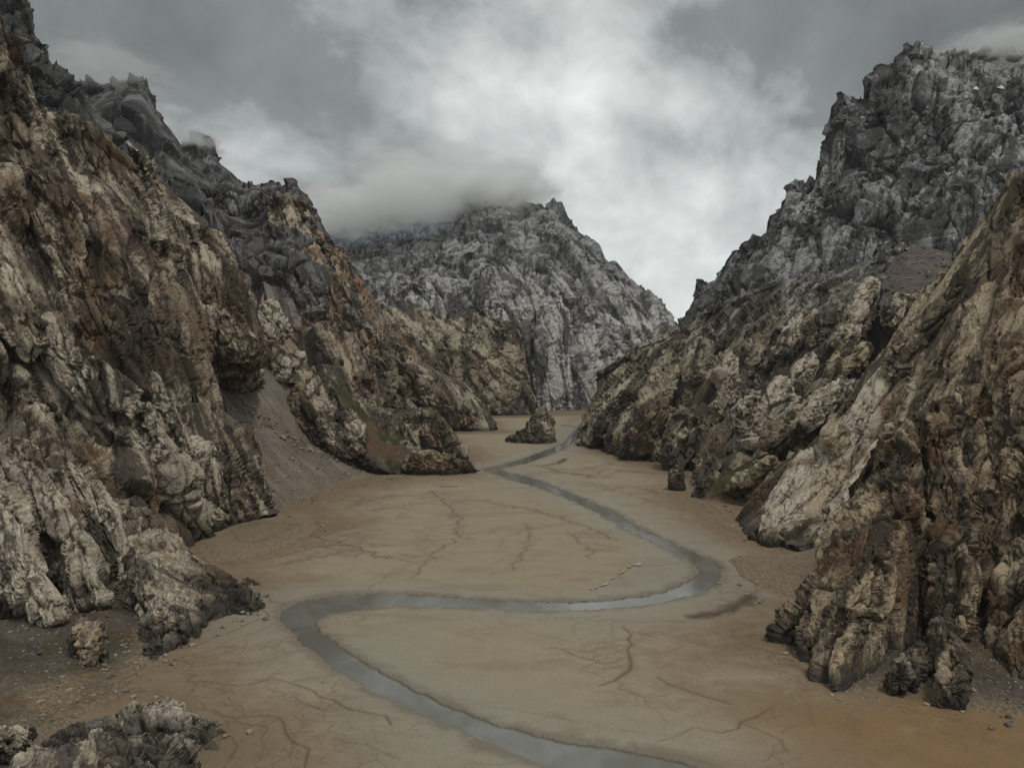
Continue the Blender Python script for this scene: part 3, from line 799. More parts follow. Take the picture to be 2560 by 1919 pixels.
for k, mt in (([(1882, 985, 735, 18), (1872, 1040, 722, 40), (1880, 1100, 716, 40), (1890, 1130, 714, 24)], M_slab),
          ([(1960, 975, 730, 26), (1945, 1010, 722, 36), (1925, 1045, 716, 26)], M_slab),
          ([(2150, 870, 700, 22), (2115, 910, 690, 36), (2085, 935, 686, 24)], M_right),
          ([(2255, 750, 740, 16), (2238, 780, 732, 28), (2226, 800, 730, 18)], M_slab),
          ([(1560, 985, 1040, 20), (1530, 1050, 1050, 34), (1500, 1100, 1070, 30)], M_midr),
          ([(1640, 960, 960, 24), (1625, 1050, 915, 40), (1590, 1130, 935, 36)], M_midr),
          ([(1700, 1040, 860, 24), (1705, 1110, 835, 40), (1700, 1170, 828, 34)], M_midr),
          ([(1790, 1120, 730, 22), (1785, 1180, 700, 32), (1770, 1235, 672, 22)], M_midr),
          ([(2040, 1010, 660, 30), (1990, 1060, 650, 40), (1940, 1110, 645, 34)], M_right),
          ([(2110, 960, 650, 26), (2060, 1010, 640, 32), (2020, 1050, 640, 24)], M_slab),
          ([(1930, 1160, 600, 20), (1890, 1190, 610, 26), (1830, 1225, 630, 22)], M_right),
          ([(1830, 890, 900, 14), (1820, 930, 890, 26), (1815, 980, 885, 22)], M_slab),
          ([(2010, 800, 850, 22), (1985, 845, 830, 34), (1965, 880, 815, 24)], M_slab), ([(2090, 770, 830, 26), (2060, 815, 805, 40), (2040, 860, 790, 26)], M_midr), ([(2140, 800, 780, 20), (2120, 835, 765, 30), (2100, 860, 755, 20)], M_slab),
          ([(1930, 850, 870, 20), (1905, 900, 850, 30), (1890, 940, 835, 20)], M_midr), ([(1760, 840, 990, 20), (1750, 890, 960, 34), (1735, 950, 935, 30)], M_midr), ([(2180, 720, 800, 18), (2150, 760, 790, 30), (2130, 790, 780, 20)], M_slab),
          ([(2030, 900, 740, 20), (2005, 930, 732, 28), (1985, 955, 726, 18)], M_slab),
          ([(1660, 985, 930, 14), (1685, 940, 945, 22), (1712, 900, 960, 14)], M_midr)):
    mass("rock_slab", [blob(k, Rock(34, RD, 2.0, 0.9, seed=k[0][0]), depth=0.8)], mt, "smooth pale slab" if mt is M_slab else None, kind=None, parent=broken)

# --- right wall, near
rkS = Rock(60, RD, 4.0, 0.55, seed=111)
rkP = Rock(60, RD, 4.0, 0.38, seed=117)
R3 = loft([
    [(1834, 1322, 526), (1900, 1352, 493), (2000, 1386, 456), (2100, 1424, 426), (2300, 1500, 376), (2720, 1600, 330)],
    [(1855, 1285, 540), (1930, 1270, 520), (2030, 1270, 498), (2140, 1270, 470), (2320, 1280, 430), (2720, 1280, 380)],
    [(1920, 1195, 580), (2010, 1150, 560), (2100, 1110, 530), (2200, 1080, 510), (2350, 1050, 470), (2720, 1000, 420)],
    [(2060, 1110, 610), (2130, 1000, 600), (2200, 920, 570), (2280, 850, 550), (2400, 800, 510), (2720, 700, 460)],
    [(2110, 1020, 640), (2198, 912, 620), (2262, 800, 610), (2290, 745, 605), (2339, 722, 600), (2368, 686, 590), (2404, 635, 580), (2447, 570, 570), (2505, 491, 560), (2536, 447, 555), (2552, 500, 553), (2600, 430, 540), (2720, 330, 530)],
], rkS, wrapL=120)
right_wall = mass("rocky_mountain", [R3], M_right, "near warm brown rock wall climbing to a pointed spire at the right edge")
for k, mt in (([(2300, 900, 560, 40), (2220, 1010, 545, 70), (2140, 1110, 530, 62), (2080, 1190, 520, 44)], M_slab),
              ([(2110, 1120, 540, 40), (2030, 1210, 525, 62), (1960, 1300, 500, 62), (1920, 1345, 490, 36)], M_slab),
              ([(2220, 1120, 500, 36), (2150, 1230, 480, 46), (2090, 1330, 455, 40)], M_slab),
              ([(2090, 1065, 530, 20), (2092, 1095, 522, 34), (2090, 1120, 520, 24)], M_right),
              ([(2530, 480, 552, 14), (2500, 570, 550, 40), (2450, 690, 545, 66), (2400, 790, 540, 66)], M_right),
              ([(2390, 760, 530, 50), (2330, 850, 535, 66), (2270, 930, 540, 52)], M_right),
              ([(2560, 700, 490, 44), (2520, 830, 480, 58), (2480, 950, 470, 48)], M_fin),
              ([(2450, 940, 480, 40), (2390, 1010, 480, 50), (2340, 1060, 478, 40)], M_right),
              ([(2640, 520, 500, 50), (2590, 650, 490, 52), (2580, 760, 480, 40)], M_fin)):
    mass("rock_slab", [blob(k, rkP if mt is M_slab else rkS, depth=0.6)], mt, "pale smooth slab" if mt is M_slab else None, kind=None, parent=right_wall)
rkF = Rock(30, (-0.35, -0.25, -0.9), 2.8, 0.75, lump=0.06, fine=1.3, seed=121)
R4 = loft([
    [(1932, 1602, 304), (1985, 1626, 296), (2030, 1690, 270), (2082, 1730, 258), (2170, 1700, 268), (2260, 1650, 284), (2330, 1610, 298)],
    [(1950, 1556, 304), (2000, 1560, 293), (2050, 1590, 275), (2100, 1610, 266), (2180, 1590, 273), (2255, 1550, 286), (2325, 1520, 300)],
    [(2030, 1447, 305), (2075, 1440, 293), (2120, 1430, 282), (2165, 1425, 279), (2215, 1415, 281), (2270, 1405, 290), (2320, 1400, 306)],
    [(2122, 1290, 322), (2150, 1285, 312), (2185, 1280, 303), (2225, 1278, 300), (2265, 1278, 304), (2318, 1275, 320)],
    [(2178, 1166, 342), (2205, 1160, 333), (2235, 1155, 323), (2270, 1155, 324), (2315, 1160, 338)],
    [(2216, 1100, 354), (2236, 1078, 349), (2260, 1058, 343), (2282, 1046, 343), (2300, 1050, 348), (2316, 1090, 358)],
], rkF, wrapL=60, back_scale=0.6)
mass("rocky_hill", [R4], M_fin, "brown pyramid shaped rock fin standing on the mud at lower right")
cols = [
    blob([(2345, 1030, 376, 26), (2358, 1120, 360, 44), (2372, 1280, 332, 50), (2378, 1420, 308, 52), (2378, 1560, 288, 42)], rkF, depth=1.0),
    blob([(2350, 1450, 322, 16), (2345, 1490, 312, 24), (2345, 1540, 306, 18)], rkF),
    blob([(2445, 1000, 392, 40), (2490, 1180, 366, 60), (2492, 1350, 330, 62), (2500, 1500, 302, 60), (2540, 1640, 276, 50)], rkF, depth=0.9),
    blob([(2560, 900, 390, 70), (2600, 1150, 352, 90), (2620, 1400, 312, 90), (2640, 1620, 268, 80)], rkF, depth=0.9),
    blob([(2424, 1120, 380, 24), (2437, 1280, 352, 34), (2448, 1420, 322, 36), (2474, 1540, 302, 36), (2540, 1600, 288, 40)], rkF, depth=0.9),
]
rw = mass("rocky_hill", cols[:1], M_fin, "tall rounded rock column beside the pyramid shaped fin, parted from it by a dark cleft")
mass("rocky_hill", cols[2:], M_fin, "rust brown buttresses filling the lower right edge of the frame")

# --- separate rocks
rkN = Rock(22, LD, 2.8, 0.65, lump=0.08, seed=131)
L3 = loft([
    [(322, 1585, 314), (362, 1624, 297), (387, 1656, 285), (430, 1644, 290), (474, 1626, 298), (499, 1589, 314), (550, 1556, 330), (646, 1542, 339)],
    [(298, 1480, 345), (345, 1520, 326), (390, 1550, 314), (440, 1550, 314), (490, 1530, 324), (530, 1520, 332), (580, 1510, 340), (650, 1515, 349)],
    [(280, 1400, 372), (320, 1420, 358), (370, 1440, 350), (420, 1450, 346), (480, 1460, 348), (530, 1465, 352), (590, 1475, 356), (632, 1482, 361)],
    [(278, 1330, 395), (320, 1330, 388), (370, 1345, 383), (420, 1370, 378), (470, 1410, 374), (520, 1430, 372), (570, 1450, 371), (624, 1464, 370)],
    [(283, 1282, 410), (300, 1268, 410), (320, 1266, 408), (390, 1281, 405), (434, 1335, 400), (456, 1364, 398), (481, 1393, 395), (535, 1411, 390), (564, 1437, 386), (593, 1455, 382), (620, 1458, 378)],
], rkN, wrapL=40, wrapR=30, back_scale=1.2)
fin = mass("rock_outcrop", [L3], M_left, "long humped brown rock sloping down to the mud beside the left river bend", "rock", kind=None)
for k in ([(330, 1410, 345, 26), (385, 1480, 330, 36), (430, 1550, 312, 38), (455, 1590, 303, 30)], [(600, 1465, 360, 16), (625, 1490, 352, 22), (638, 1515, 346, 16)], [(420, 1610, 300, 26), (395, 1630, 292, 24), (372, 1630, 292, 18)]):
    mass("rock_rib", [blob(k, Rock(22, LD, 2.4, 0.8, seed=k[0][0]), depth=0.8)], M_left, None, kind=None, parent=fin)

L1 = loft([
    [(-60, 2300, 150), (150, 2200, 160), (330, 2080, 177), (450, 1965, 199), (530, 1890, 215), (573, 1842, 227)],
    [(-40, 2020, 172), (150, 1950, 182), (280, 1930, 189), (400, 1890, 202), (490, 1852, 218), (562, 1832, 228)],
    [(60, 1900, 200), (165, 1870, 208), (270, 1850, 214), (400, 1825, 218), (480, 1815, 223), (560, 1826, 229)],
    [(120, 1850, 214), (168, 1815, 222), (215, 1803, 224), (260, 1793, 225), (300, 1772, 227), (335, 1757, 228), (372, 1765, 228), (417, 1765, 228), (463, 1783, 229), (495, 1795, 229), (525, 1807, 229), (568, 1828, 230)],
], Rock(17, (0.6, -0.5, -0.5), 2.2, 1.0, seed=141), wrapL=14, back_scale=1.0)
mass("rock_outcrop", [L1], M_lpale, "low cream and grey rock hump in the bottom left corner", "rock", kind=None)
L1b = blob([(-60, 1880, 205, 60), (20, 1870, 205, 46), (62, 1850, 210, 30)], Rock(14, LD, 2, 1.0, seed=143), depth=0.6)
mass("rock_outcrop", [L1b], M_left, "dark brown lump of rock at the left edge beside the cream hump", "rock", kind=None)
L3b = blob([(195, 1575, 290, 26), (225, 1600, 282, 46), (240, 1625, 276, 34)], Rock(13, LD, 1.6, 1.1, seed=151), depth=0.8)
mass("rock_outcrop", [L3b], M_fin, "small knobbly rock set in the dark gravel below the left wall", "rock", kind=None)

L8 = loft([
    [(700, 1050, 800), (760, 1078, 792), (830, 1118, 786), (900, 1155, 790), (1010, 1190, 796), (1100, 1190, 803), (1188, 1184, 810)],
    [(720, 1000, 835), (780, 1010, 828), (850, 1050, 825), (920, 1090, 828), (1010, 1110, 830), (1100, 1110, 834), (1165, 1142, 838)],
    [(740, 978, 860), (781, 947, 865), (803, 934, 868), (832, 955, 872), (875, 980, 880), (918, 1006, 885), (970, 1025, 888), (1027, 1025, 885), (1070, 1043, 880), (1125, 1097, 870), (1152, 1130, 862)],
], Rock(40, LD, 1.8, 0.9, seed=161), wrapR=40, wrapL=40, back_scale=0.8)
outc = mass("rock_outcrop", [L8], M_mid, "tan outcrop with a green grassy slope at the foot of the rust mountain", "rock", kind=None)
for k in ([(790, 945, 845, 14), (750, 1000, 825, 34), (770, 1050, 805, 40), (830, 1100, 795, 40), (880, 1120, 792, 24)], [(860, 1040, 815, 22), (885, 1085, 800, 30), (895, 1120, 794, 20)],
          [(1060, 1050, 850, 30), (1090, 1090, 835, 46), (1130, 1130, 828, 40)], [(1030, 1060, 850, 22), (1022, 1095, 838, 30), (1040, 1120, 832, 24)]):
    mass("rock_rib", [blob(k, Rock(24, LD, 1.6, 0.9, seed=k[0][0]), depth=0.8)], M_left, None, kind=None, parent=outc)
L8b = blob([(1030, 1165, 802, 24), (1085, 1158, 800, 30), (1140, 1165, 804, 26), (1175, 1176, 808, 14)], Rock(20, (1, -0.2, -0.2), 1.5, 1.1, seed=171), depth=1.0, whole=True)
mass("rock_outcrop", [L8b], M_fin, "dark flat topped rock at the tip of the grassy outcrop by the far river bend", "rock", kind=None)
S1 = [blob([(1340, 1112, 1158, 50), (1344, 1085, 1160, 42), (1350, 1060, 1162, 34), (1356, 1036, 1163, 20), (1358, 1024, 1163, 11)], Rock(24, (0.1, 0, -1), 1.6, 0.9, seed=181), whole=True),
      blob([(1300, 1108, 1150, 22), (1306, 1090, 1152, 18), (1312, 1078, 1154, 10)], Rock(16, (0.1, 0, -1), 1.6, 1.0, seed=182), whole=True)]
mass("sea_stack", S1, M_bluff, "lone conical rock standing on the flat in the middle of the valley", "rock", kind=None)
mass("boulder", [blob([(1272, 1102, 1160, 11), (1284, 1096, 1160, 12), (1292, 1098, 1160, 8)], Rock(10, LD, 1.3, 1.0, seed=183), whole=True)], M_fin, "low dark boulder at the left foot of the conical rock", "boulder", kind=None)
S2 = blob([(1692, 1226, 693, 21), (1691, 1206, 694, 19), (1692, 1188, 694, 20), (1692, 1174, 694, 17), (1691, 1168, 694, 8)], Rock(9, (0, 0, -1), 1.4, 0.8, seed=191), whole=True)
mass("rock_stump", [S2], M_midr, "small stump shaped rock with a dark base alone on the mud at right", "rock", kind=None)
S3 = blob([(2366, 1555, 272, 18), (2374, 1612, 264, 34), (2382, 1680, 256, 42), (2380, 1745, 247, 38)], Rock(15, (0, -0.2, -1), 2.2, 1.0, seed=201), depth=0.9, whole=True)
mass("rock_pillar", [S3], M_fin, "upright rock with a pale tip in front of the tall column at lower right", "rock", kind=None)
S4 = blob([(2318, 1640, 270, 24), (2280, 1676, 263, 42), (2240, 1706, 257, 36)], Rock(13, RD, 1.8, 1.0, seed=203), depth=0.9)
mass("rock_outcrop", [S4], M_fin, "low dark rock touching the left side of the pale tipped upright rock", "rock", kind=None)
S4b = blob([(2290, 1620, 286, 10), (2220, 1650, 280, 15), (2150, 1685, 272, 18), (2105, 1705, 266, 14)], Rock(9, RD, 2.6, 1.0, seed=204), depth=0.9)
mass("rock_ledge", [S4b], M_fin, "thin slanting ledge of rock at the foot of the pyramid shaped fin", "rock", kind=None)
S5 = blob([(2560, 1650, 268, 34), (2565, 1690, 262, 44), (2575, 1730, 256, 36)], Rock(13, RD, 1.6, 0.9, seed=205), whole=True)
mass("boulder", [S5], M_fin, "grey boulder cut by the right edge of the frame above the orange mud", "boulder", kind=None)
S6 = blob([(1880, 1352, 488, 12), (1925, 1355, 478, 24), (1965, 1372, 468, 22), (2010, 1375, 464, 20)], Rock(14, RD, 2.0, 1.0, seed=207), depth=1.0)
mass("rock_ledge", [S6], M_right, "low broken ledge below the pale slabs of the right wall", "rock", kind=None)
S7 = blob([(1745, 1245, 652, 16), (1760, 1225, 655, 20), (1768, 1200, 660, 12)], Rock(14, RD, 2.0, 1.0, seed=209))
mass("rock_outcrop", [S7], M_right, "small pointed rock beside the grassy patch right of the stump shaped rock", "rock", kind=None)
print("ROCK TRIS", TRI[0])

# ------------------------------------------------------------------ valley floor and river
VS = 2560.0 / 2212.0
def V2(pts):
    return [(x * VS, y * VS) for x, y in pts]
def dense(pts, n):
    P = np.array(pts, float)
    c = np.concatenate([[0], np.cumsum(np.linalg.norm(np.diff(P, axis=0), axis=1) ** 0.6)])
    t = np.interp(np.linspace(0, c[-1], n), c, np.arange(len(P)))
    return cr(P, t)
def G2(pts):
    return np.array([gnd(x, y)[:2] for x, y in pts])

E1 = V2([(1300, 898), (1262, 912), (1235, 936), (1222, 953), (1190, 967), (1140, 986), (1085, 1002), (1043, 1012), (1062, 1021), (1100, 1034), (1180, 1058), (1260, 1091), (1330, 1129), (1390, 1160), (1450, 1190), (1493, 1214), (1508, 1232), (1500, 1245), (1478, 1257), (1430, 1275), (1340, 1290),
         (1240, 1297), (1100, 1295), (980, 1287), (880, 1281), (790, 1280), (700, 1287), (640, 1299), (613, 1312), (608, 1326), (615, 1348), (640, 1375), (690, 1417), (760, 1467), (850, 1513), (950, 1558), (1060, 1606), (1150, 1642), (1260, 1690), (1420, 1760), (1560, 1830)])
E2 = V2([(1310, 903), (1280, 916), (1252, 940), (1229, 961), (1200, 977), (1160, 992), (1120, 1004), (1080, 1012), (1100, 1020), (1150, 1032), (1250, 1071), (1340, 1110), (1375, 1135), (1450, 1170), (1530, 1205), (1552, 1222), (1556, 1240), (1545, 1262), (1515, 1278), (1440, 1297), (1330, 1312),
         (1200, 1318), (1100, 1316), (1000, 1311), (870, 1308), (770, 1316), (712, 1327), (684, 1340), (682, 1352), (720, 1381), (790, 1428), (880, 1479), (990, 1530), (1100, 1568), (1230, 1600), (1400, 1626), (1540, 1662), (1700, 1710), (1830, 1760)])
e1, e2 = G2(dense(E1, 220)), G2(dense(E2, 220))
RIVER = np.concatenate([e1, e2[::-1]])
FLOOR = [(1120, 985), (1580, 985), (1620, 1090), (1740, 1120), (1860, 1210), (1930, 1290), (2200, 1380), (2260, 1470), (2200, 1620), (2660, 1600), (2720, 2200), (-260, 2200), (-260, 1700), (120, 1600), (300, 1450), (460, 1350), (600, 1220), (680, 1120), (1000, 1100), (1100, 1040)]

def inside(pts, poly):
    x, y = pts[:, 0], pts[:, 1]
    c = np.zeros(len(pts), bool)
    n = len(poly)
    for i in range(n):
        x1, y1 = poly[i]; x2, y2 = poly[(i + 1) % n]
        if y1 == y2: continue
        k = ((y1 > y) != (y2 > y)) & (x < (x2 - x1) * (y - y1) / (y2 - y1) + x1)
        c ^= k
    return c
def dist_poly(pts, line, closed=False):
    d = np.full(len(pts), 1e9)
    n = len(line)
    for i in range(n if closed else n - 1):
        a = line[i]; b = line[(i + 1) % n]
        ab = b - a; L2 = max(ab @ ab, 1e-9)
        t = np.clip(((pts - a) @ ab) / L2, 0, 1)
        q = a + t[:, None] * ab - pts
        d = np.minimum(d, q[:, 0] ** 2 + q[:, 1] ** 2)
    return np.sqrt(d)
def par2(fn, pts, *a):
    cs = [pts[i:i + 16384] for i in range(0, len(pts), 16384)]
    return np.concatenate(list(POOL.map(lambda c: fn(c, *a), cs)))

gx = np.arange(-200, 2700, 3.0)
gy = np.concatenate([np.arange(1000, 1120, 1.8), np.arange(1120, 2130, 2.5)])
NX, NY = len(gx), len(gy)
XX, YY = np.meshgrid(gx, gy)
scr = np.stack([XX.ravel(), YY.ravel()], 1)
dxs = (scr[:, 0] - 1280) / F; dys = -(scr[:, 1] - 959.5) / F
tt_ = -CAM_H / (-SP + dys * CP)
PW = np.stack([dxs * tt_, (CP + dys * SP) * tt_], 1)      # floor points in metres
keep = inside(scr, np.array(FLOOR))
ins = par2(inside, PW, RIVER)
sd = par2(dist_poly, PW, RIVER, True)
sd = np.where(ins, -sd, sd)
SHORE = np.array([gnd(x, y)[:2] for x, y in [(1450, 1110), (1540, 1135), (1660, 1165), (1740, 1195), (1760, 1245), (1840, 1320), (1900, 1360), (2000, 1390), (1860, 1470), (2040, 1530), (1940, 1600), (2080, 1730), (2400, 1785), (2700, 1800), (2750, 2300), (500, 2300),
                  (573, 1840), (330, 1760), (440, 1672), (387, 1656), (500, 1590), (646, 1540), (560, 1460), (420, 1440), (520, 1412), (800, 1322), (680, 1290), (850, 1222), (1040, 1187), (1186, 1184), (1150, 1130), (1050, 1082), (1236, 1080), (1180, 1045), (1335, 1040), (1480, 1034)]])
margin = par2(dist_poly, PW, SHORE, True) * np.where(par2(inside, PW, SHORE), 1.0, -0.3)

# dendritic gullies: traced stems, grown twigs
rnd = random.Random(5)
rill = np.zeros(len(PW), np.float32)
rill2d = rill.reshape(NY, NX)
PW2 = PW.reshape(NY, NX, 2)
def stamp(a, b, wd, s):
    pa = np.array(a); pb = np.array(b)
    # index window on the grid
    def pix(p):
        y = p[1]; fw = y * CP + CAM_H * SP; up = y * SP - CAM_H * CP
        return 1280 + F * p[0] / fw, 959.5 - F * up / fw
    xa, ya = pix(pa); xb, yb = pix(pb)
    m = 16
    i0, i1 = np.searchsorted(gy, min(ya, yb) - m), np.searchsorted(gy, max(ya, yb) + m)
    j0, j1 = np.searchsorted(gx, min(xa, xb) - m), np.searchsorted(gx, max(xa, xb) + m)
    if i1 <= i0 or j1 <= j0: return
    wd = wd * min(1.2, max(0.62, pa[1] / 560.0))
    Q = PW2[i0:i1, j0:j1].reshape(-1, 2)
    ab = pb - pa; L2 = max(ab @ ab, 1e-6)
    t = np.clip(((Q - pa) @ ab) / L2, 0, 1)
    d = np.linalg.norm(pa + t[:, None] * ab - Q, axis=1)
    cell = Q[:, 1] ** 2 / (CAM_H * F) * 2.2          # a gully is never thinner than the mesh can hold
    ww = np.maximum(wd, cell * 0.55)
    halo = 0.34 * s * np.clip(1 - d / (ww * 3.6), 0, 1) ** 2
    v = halo + 0.75 * s * np.clip(1 - d / ww, 0, 1) * np.minimum(1, wd / ww * 1.4 + 0.35)
    sub = rill2d[i0:i1, j0:j1]
    np.maximum(sub, v.reshape(i1 - i0, j1 - j0), out=sub)
def grow(line, wd, s, lev, dens):
    P = np.array(line)
    # wander
    out = [P[0]]
    for a, b in zip(P[:-1], P[1:]):
        L = np.linalg.norm(b - a); k = max(2, int(L / 5))
        nrm = np.array([-(b - a)[1], (b - a)[0]]) / max(L, 1e-6)
        for i in range(1, k + 1):
            out.append(a + (b - a) * i / k + nrm * rnd.gauss(0, 1) * min(1.6, L / k * 0.3))
    n = len(out)
    for i in range(n - 1):
        f = 1 - 0.6 * abs(i / n - 0.5)
        stamp(out[i], out[i + 1], wd * f * rnd.uniform(0.7, 1.3), s)
    if lev <= 0: return
    for i in range(1, n - 1):
        if rnd.random() < dens:
            dvec = out[i + 1] - out[i - 1]; ang = math.atan2(dvec[1], dvec[0]) + rnd.choice((-1, 1)) * rnd.uniform(0.5, 1.3)
            L = rnd.uniform(5, 24) * (1.0 if lev > 1 else 0.5) * max(1.0, out[i][1] / 420)
            p = out[i]; tw = [p]
            for s_ in range(3):
                ang += rnd.uniform(-0.5, 0.5)
                p = p + np.array([math.cos(ang), math.sin(ang)]) * L / 3
                tw.append(p)
            grow(tw, wd * 0.55, s * 0.72, lev - 1, dens * 0.7)
STEMS = [
    ([(480, 1180), (560, 1140), (620, 1135), (700, 1165), (780, 1185), (832, 1206)], 1.3, .9, .30),
    ([(400, 1470), (520, 1476), (590, 1464), (680, 1490), (760, 1530), (850, 1560)], .8, .9, .30),
    ([(420, 1530), (520, 1546), (590, 1540), (610, 1560), (640, 1600), (650, 1660)], .8, .95, .35),
    ([(930, 1060), (990, 1110), (985, 1160), (930, 1200), (900, 1240)], 1.1, .6, .4),
    ([(1130, 1130), (1145, 1160), (1130, 1200), (1105, 1230)], 1.0, .55, .35),
    ([(1225, 1150), (1270, 1190), (1275, 1205)], .9, .6, .3),
    ([(1345, 1350), (1360, 1400), (1355, 1430), (1310, 1480)], 1.5, .75, .4),
    ([(1420, 1460), (1490, 1490), (1570, 1520)], 1.0, .8, .3), ([(1560, 1580), (1620, 1545), (1660, 1522)], .8, .8, .3),
    ([(1600, 1560), (1680, 1600), (1700, 1622)], .7, .7, .3), ([(1190, 1395), (1250, 1410), (1310, 1430)], .8, .65, .3),
    ([(1050, 1085), (1150, 1100), (1250, 1130), (1330, 1165)], 1.1, .7, .2), ([(1160, 1005), (1190, 1012), (1220, 1020), (1290, 1030)], 1.6, .8, .35),
    ([(1245, 1010), (1300, 1012), (1400, 1022)], 1.2, .7, .3), ([(1290, 1060), (1360, 1050), (1440, 1066)], 1.2, .6, .35), ([(1270, 1040), (1330, 1060), (1420, 1085)], 1.1, .45, .35),
    ([(420, 1440), (500, 1430), (560, 1432)], .7, .7, .3), ([(480, 1395), (560, 1400), (600, 1394)], .7, .6, .3), ([(600, 1500), (640, 1520), (700, 1525), (780, 1500)], .8, .5, .4),
    ([(560, 1210), (650, 1190), (720, 1175)], 1.0, .7, .5), ([(580, 1225), (680, 1205), (740, 1190)], .9, .6, .5), ([(640, 1160), (720, 1150), (820, 1160)], .9, .45, .5),
    ([(760, 1090), (850, 1070), (960, 1065)], 1.2, .5, .4), ([(700, 1110), (800, 1105), (900, 1085)], 1.1, .45, .4), ([(800, 1250), (900, 1215), (960, 1200)], .8, .3, .3),
    ([(1570, 1330), (1620, 1290), (1650, 1270)], .9, .6, .3), ([(1650, 1330), (1640, 1300), (1690, 1310)], .7, .5, .3), ([(1420, 1600), (1500, 1570), (1560, 1582)], .7, .5, .3),
    ([(1200, 1335), (1350, 1340), (1480, 1335)], .8, .45, .5), ([(1080, 1340), (1200, 1380), (1330, 1390)], .7, .3, .3),
    ([(1020, 1520), (1150, 1540), (1250, 1560)], .7, .3, .3), ([(1700, 1400), (1640, 1440), (1560, 1430)], .7, .35, .4), ([(720, 1590), (780, 1610), (860, 1640)], .7, .5, .5), ([(330, 1560), (420, 1590), (520, 1640)], .6, .4, .4),
]
for pts, wd, s, dn in STEMS:
    grow(G2(V2(pts)), wd * 1.2, min(1.0, s * 1.25), 2, dn * 1.2)
for _ in range(260):      # short twigs all over the flat
    i = rnd.randrange(len(PW))
    if not keep[i] or abs(sd[i]) < 6: continue
    p = PW[i]; ang = rnd.uniform(0, 6.28); L = rnd.uniform(8, 30) * max(1.0, p[1] / 500)
    grow([p, p + np.array([math.cos(ang), math.sin(ang)]) * L * .5, p + np.array([math.cos(ang + .3), math.sin(ang + .3)]) * L], 0.8, rnd.uniform(.15, .45), 1, .4)
rill = rill2d.reshape(-1)

damp = np.zeros(len(PW), np.float32)
for ln, wd in ((V2([(1500, 1331), (1545, 1325), (1580, 1312), (1606, 1298), (1618, 1289)]), 5.0), (V2([(1180, 1004), (1205, 1000), (1222, 990)]), 5.0), (V2([(1215, 918), (1230, 920), (1245, 922)]), 8.0), (V2([(940, 1049), (985, 1050)]), 3.0), (V2([(622, 1322), (632, 1345)]), 2.6), (V2([(1535, 1212), (1556, 1226)]), 4.0)):
    dd = par2(dist_poly, PW, G2(dense(ln, 12)))
    nn = fbm(np.concatenate([PW, np.zeros((len(PW), 1))], 1) / 5.0, 3)
    damp = np.maximum(damp, np.clip(1.15 - (dd / wd + nn * 0.5), 0, 1).astype(np.float32))
und = fbm(np.concatenate([PW / 60.0, np.zeros((len(PW), 1))], 1), 3) * 0.35
edge = fbm(np.concatenate([PW / 9.0, np.ones((len(PW), 1))], 1), 5, 0.6) * 1.5
sdn = sd + edge * np.clip(PW[:, 1] / 300, 0.6, 2)
bank = np.clip(-sdn / np.maximum(1.0, PW[:, 1] / 400), 0, 1)
zz = und * np.clip(sd / 12, 0, 1) - 1.5 * bank - 0.35 * rill + 0.06 * np.clip(1 - abs(sd - 1.5) / 1.5, 0, 1) - 0.15 * damp
floorP = np.concatenate([PW, zz[:, None]], 1)
idx = np.arange(NX * NY).reshape(NY, NX)
kc = keep.reshape(NY, NX); kc = kc[:-1, :-1] & kc[1:, 1:]
q = np.stack([idx[1:, :-1], idx[1:, 1:], idx[:-1, 1:], idx[:-1, :-1]], -1)[kc]
used = np.unique(q); remap = np.zeros(NX * NY, np.int64); remap[used] = np.arange(len(used))
print("FLOOR TRIS", 2 * len(q))

m, t, b, out = new_mat("lake_mud"); M_mud = m
geo = t.node('ShaderNodeNewGeometry'); pos = geo.outputs['Position']
A_ = lambda n: t.node('ShaderNodeAttribute', attribute_name=n).outputs['Fac']
a_r, a_m, a_s, a_d = A_('rill'), A_('margin'), A_('river'), A_('damp')
n1 = t.noise(pos, 0.012, 5, 0.6, 0.8); n2 = t.noise(pos, 0.09, 6, 0.6, 0.6); n3 = t.noise(pos, 1.3, 5, 0.7)
mg = t.math('ADD', a_m, t.math('MULTIPLY', t.math('SUBTRACT', n1, 0.5), 110.0))
c = t.mix(t.ramp(mg, -8, 60), (0.20, 0.142, 0.085), (0.315, 0.262, 0.176))
c = t.mix(t.ramp(n2, 0.35, 0.7), c, t.mix(t.ramp(mg, 5, 80), (0.18, 0.124, 0.072), (0.285, 0.236, 0.158)))
near = t.ramp(t.math('ADD', a_s, t.math('MULTIPLY', t.math('SUBTRACT', n1, 0.5), 90)), 40, 4)
c = t.mix(t.math('MULTIPLY', near, 0.75), c, (0.275, 0.25, 0.19))
# strand lines left by the falling lake
ln = t.node('ShaderNodeCombineXYZ'); t.put(ln.inputs[0], t.math('ADD', a_m, t.math('MULTIPLY', n1, 60)))
l1 = t.noise(ln.outputs[0], 0.28, 3, 0.7)
lm = t.math('MULTIPLY', t.ramp(l1, 0.52, 0.66), t.ramp(a_m, 60, 5))
c = t.mix(t.math('MULTIPLY', lm, 0.7), c, (0.10, 0.075, 0.052))
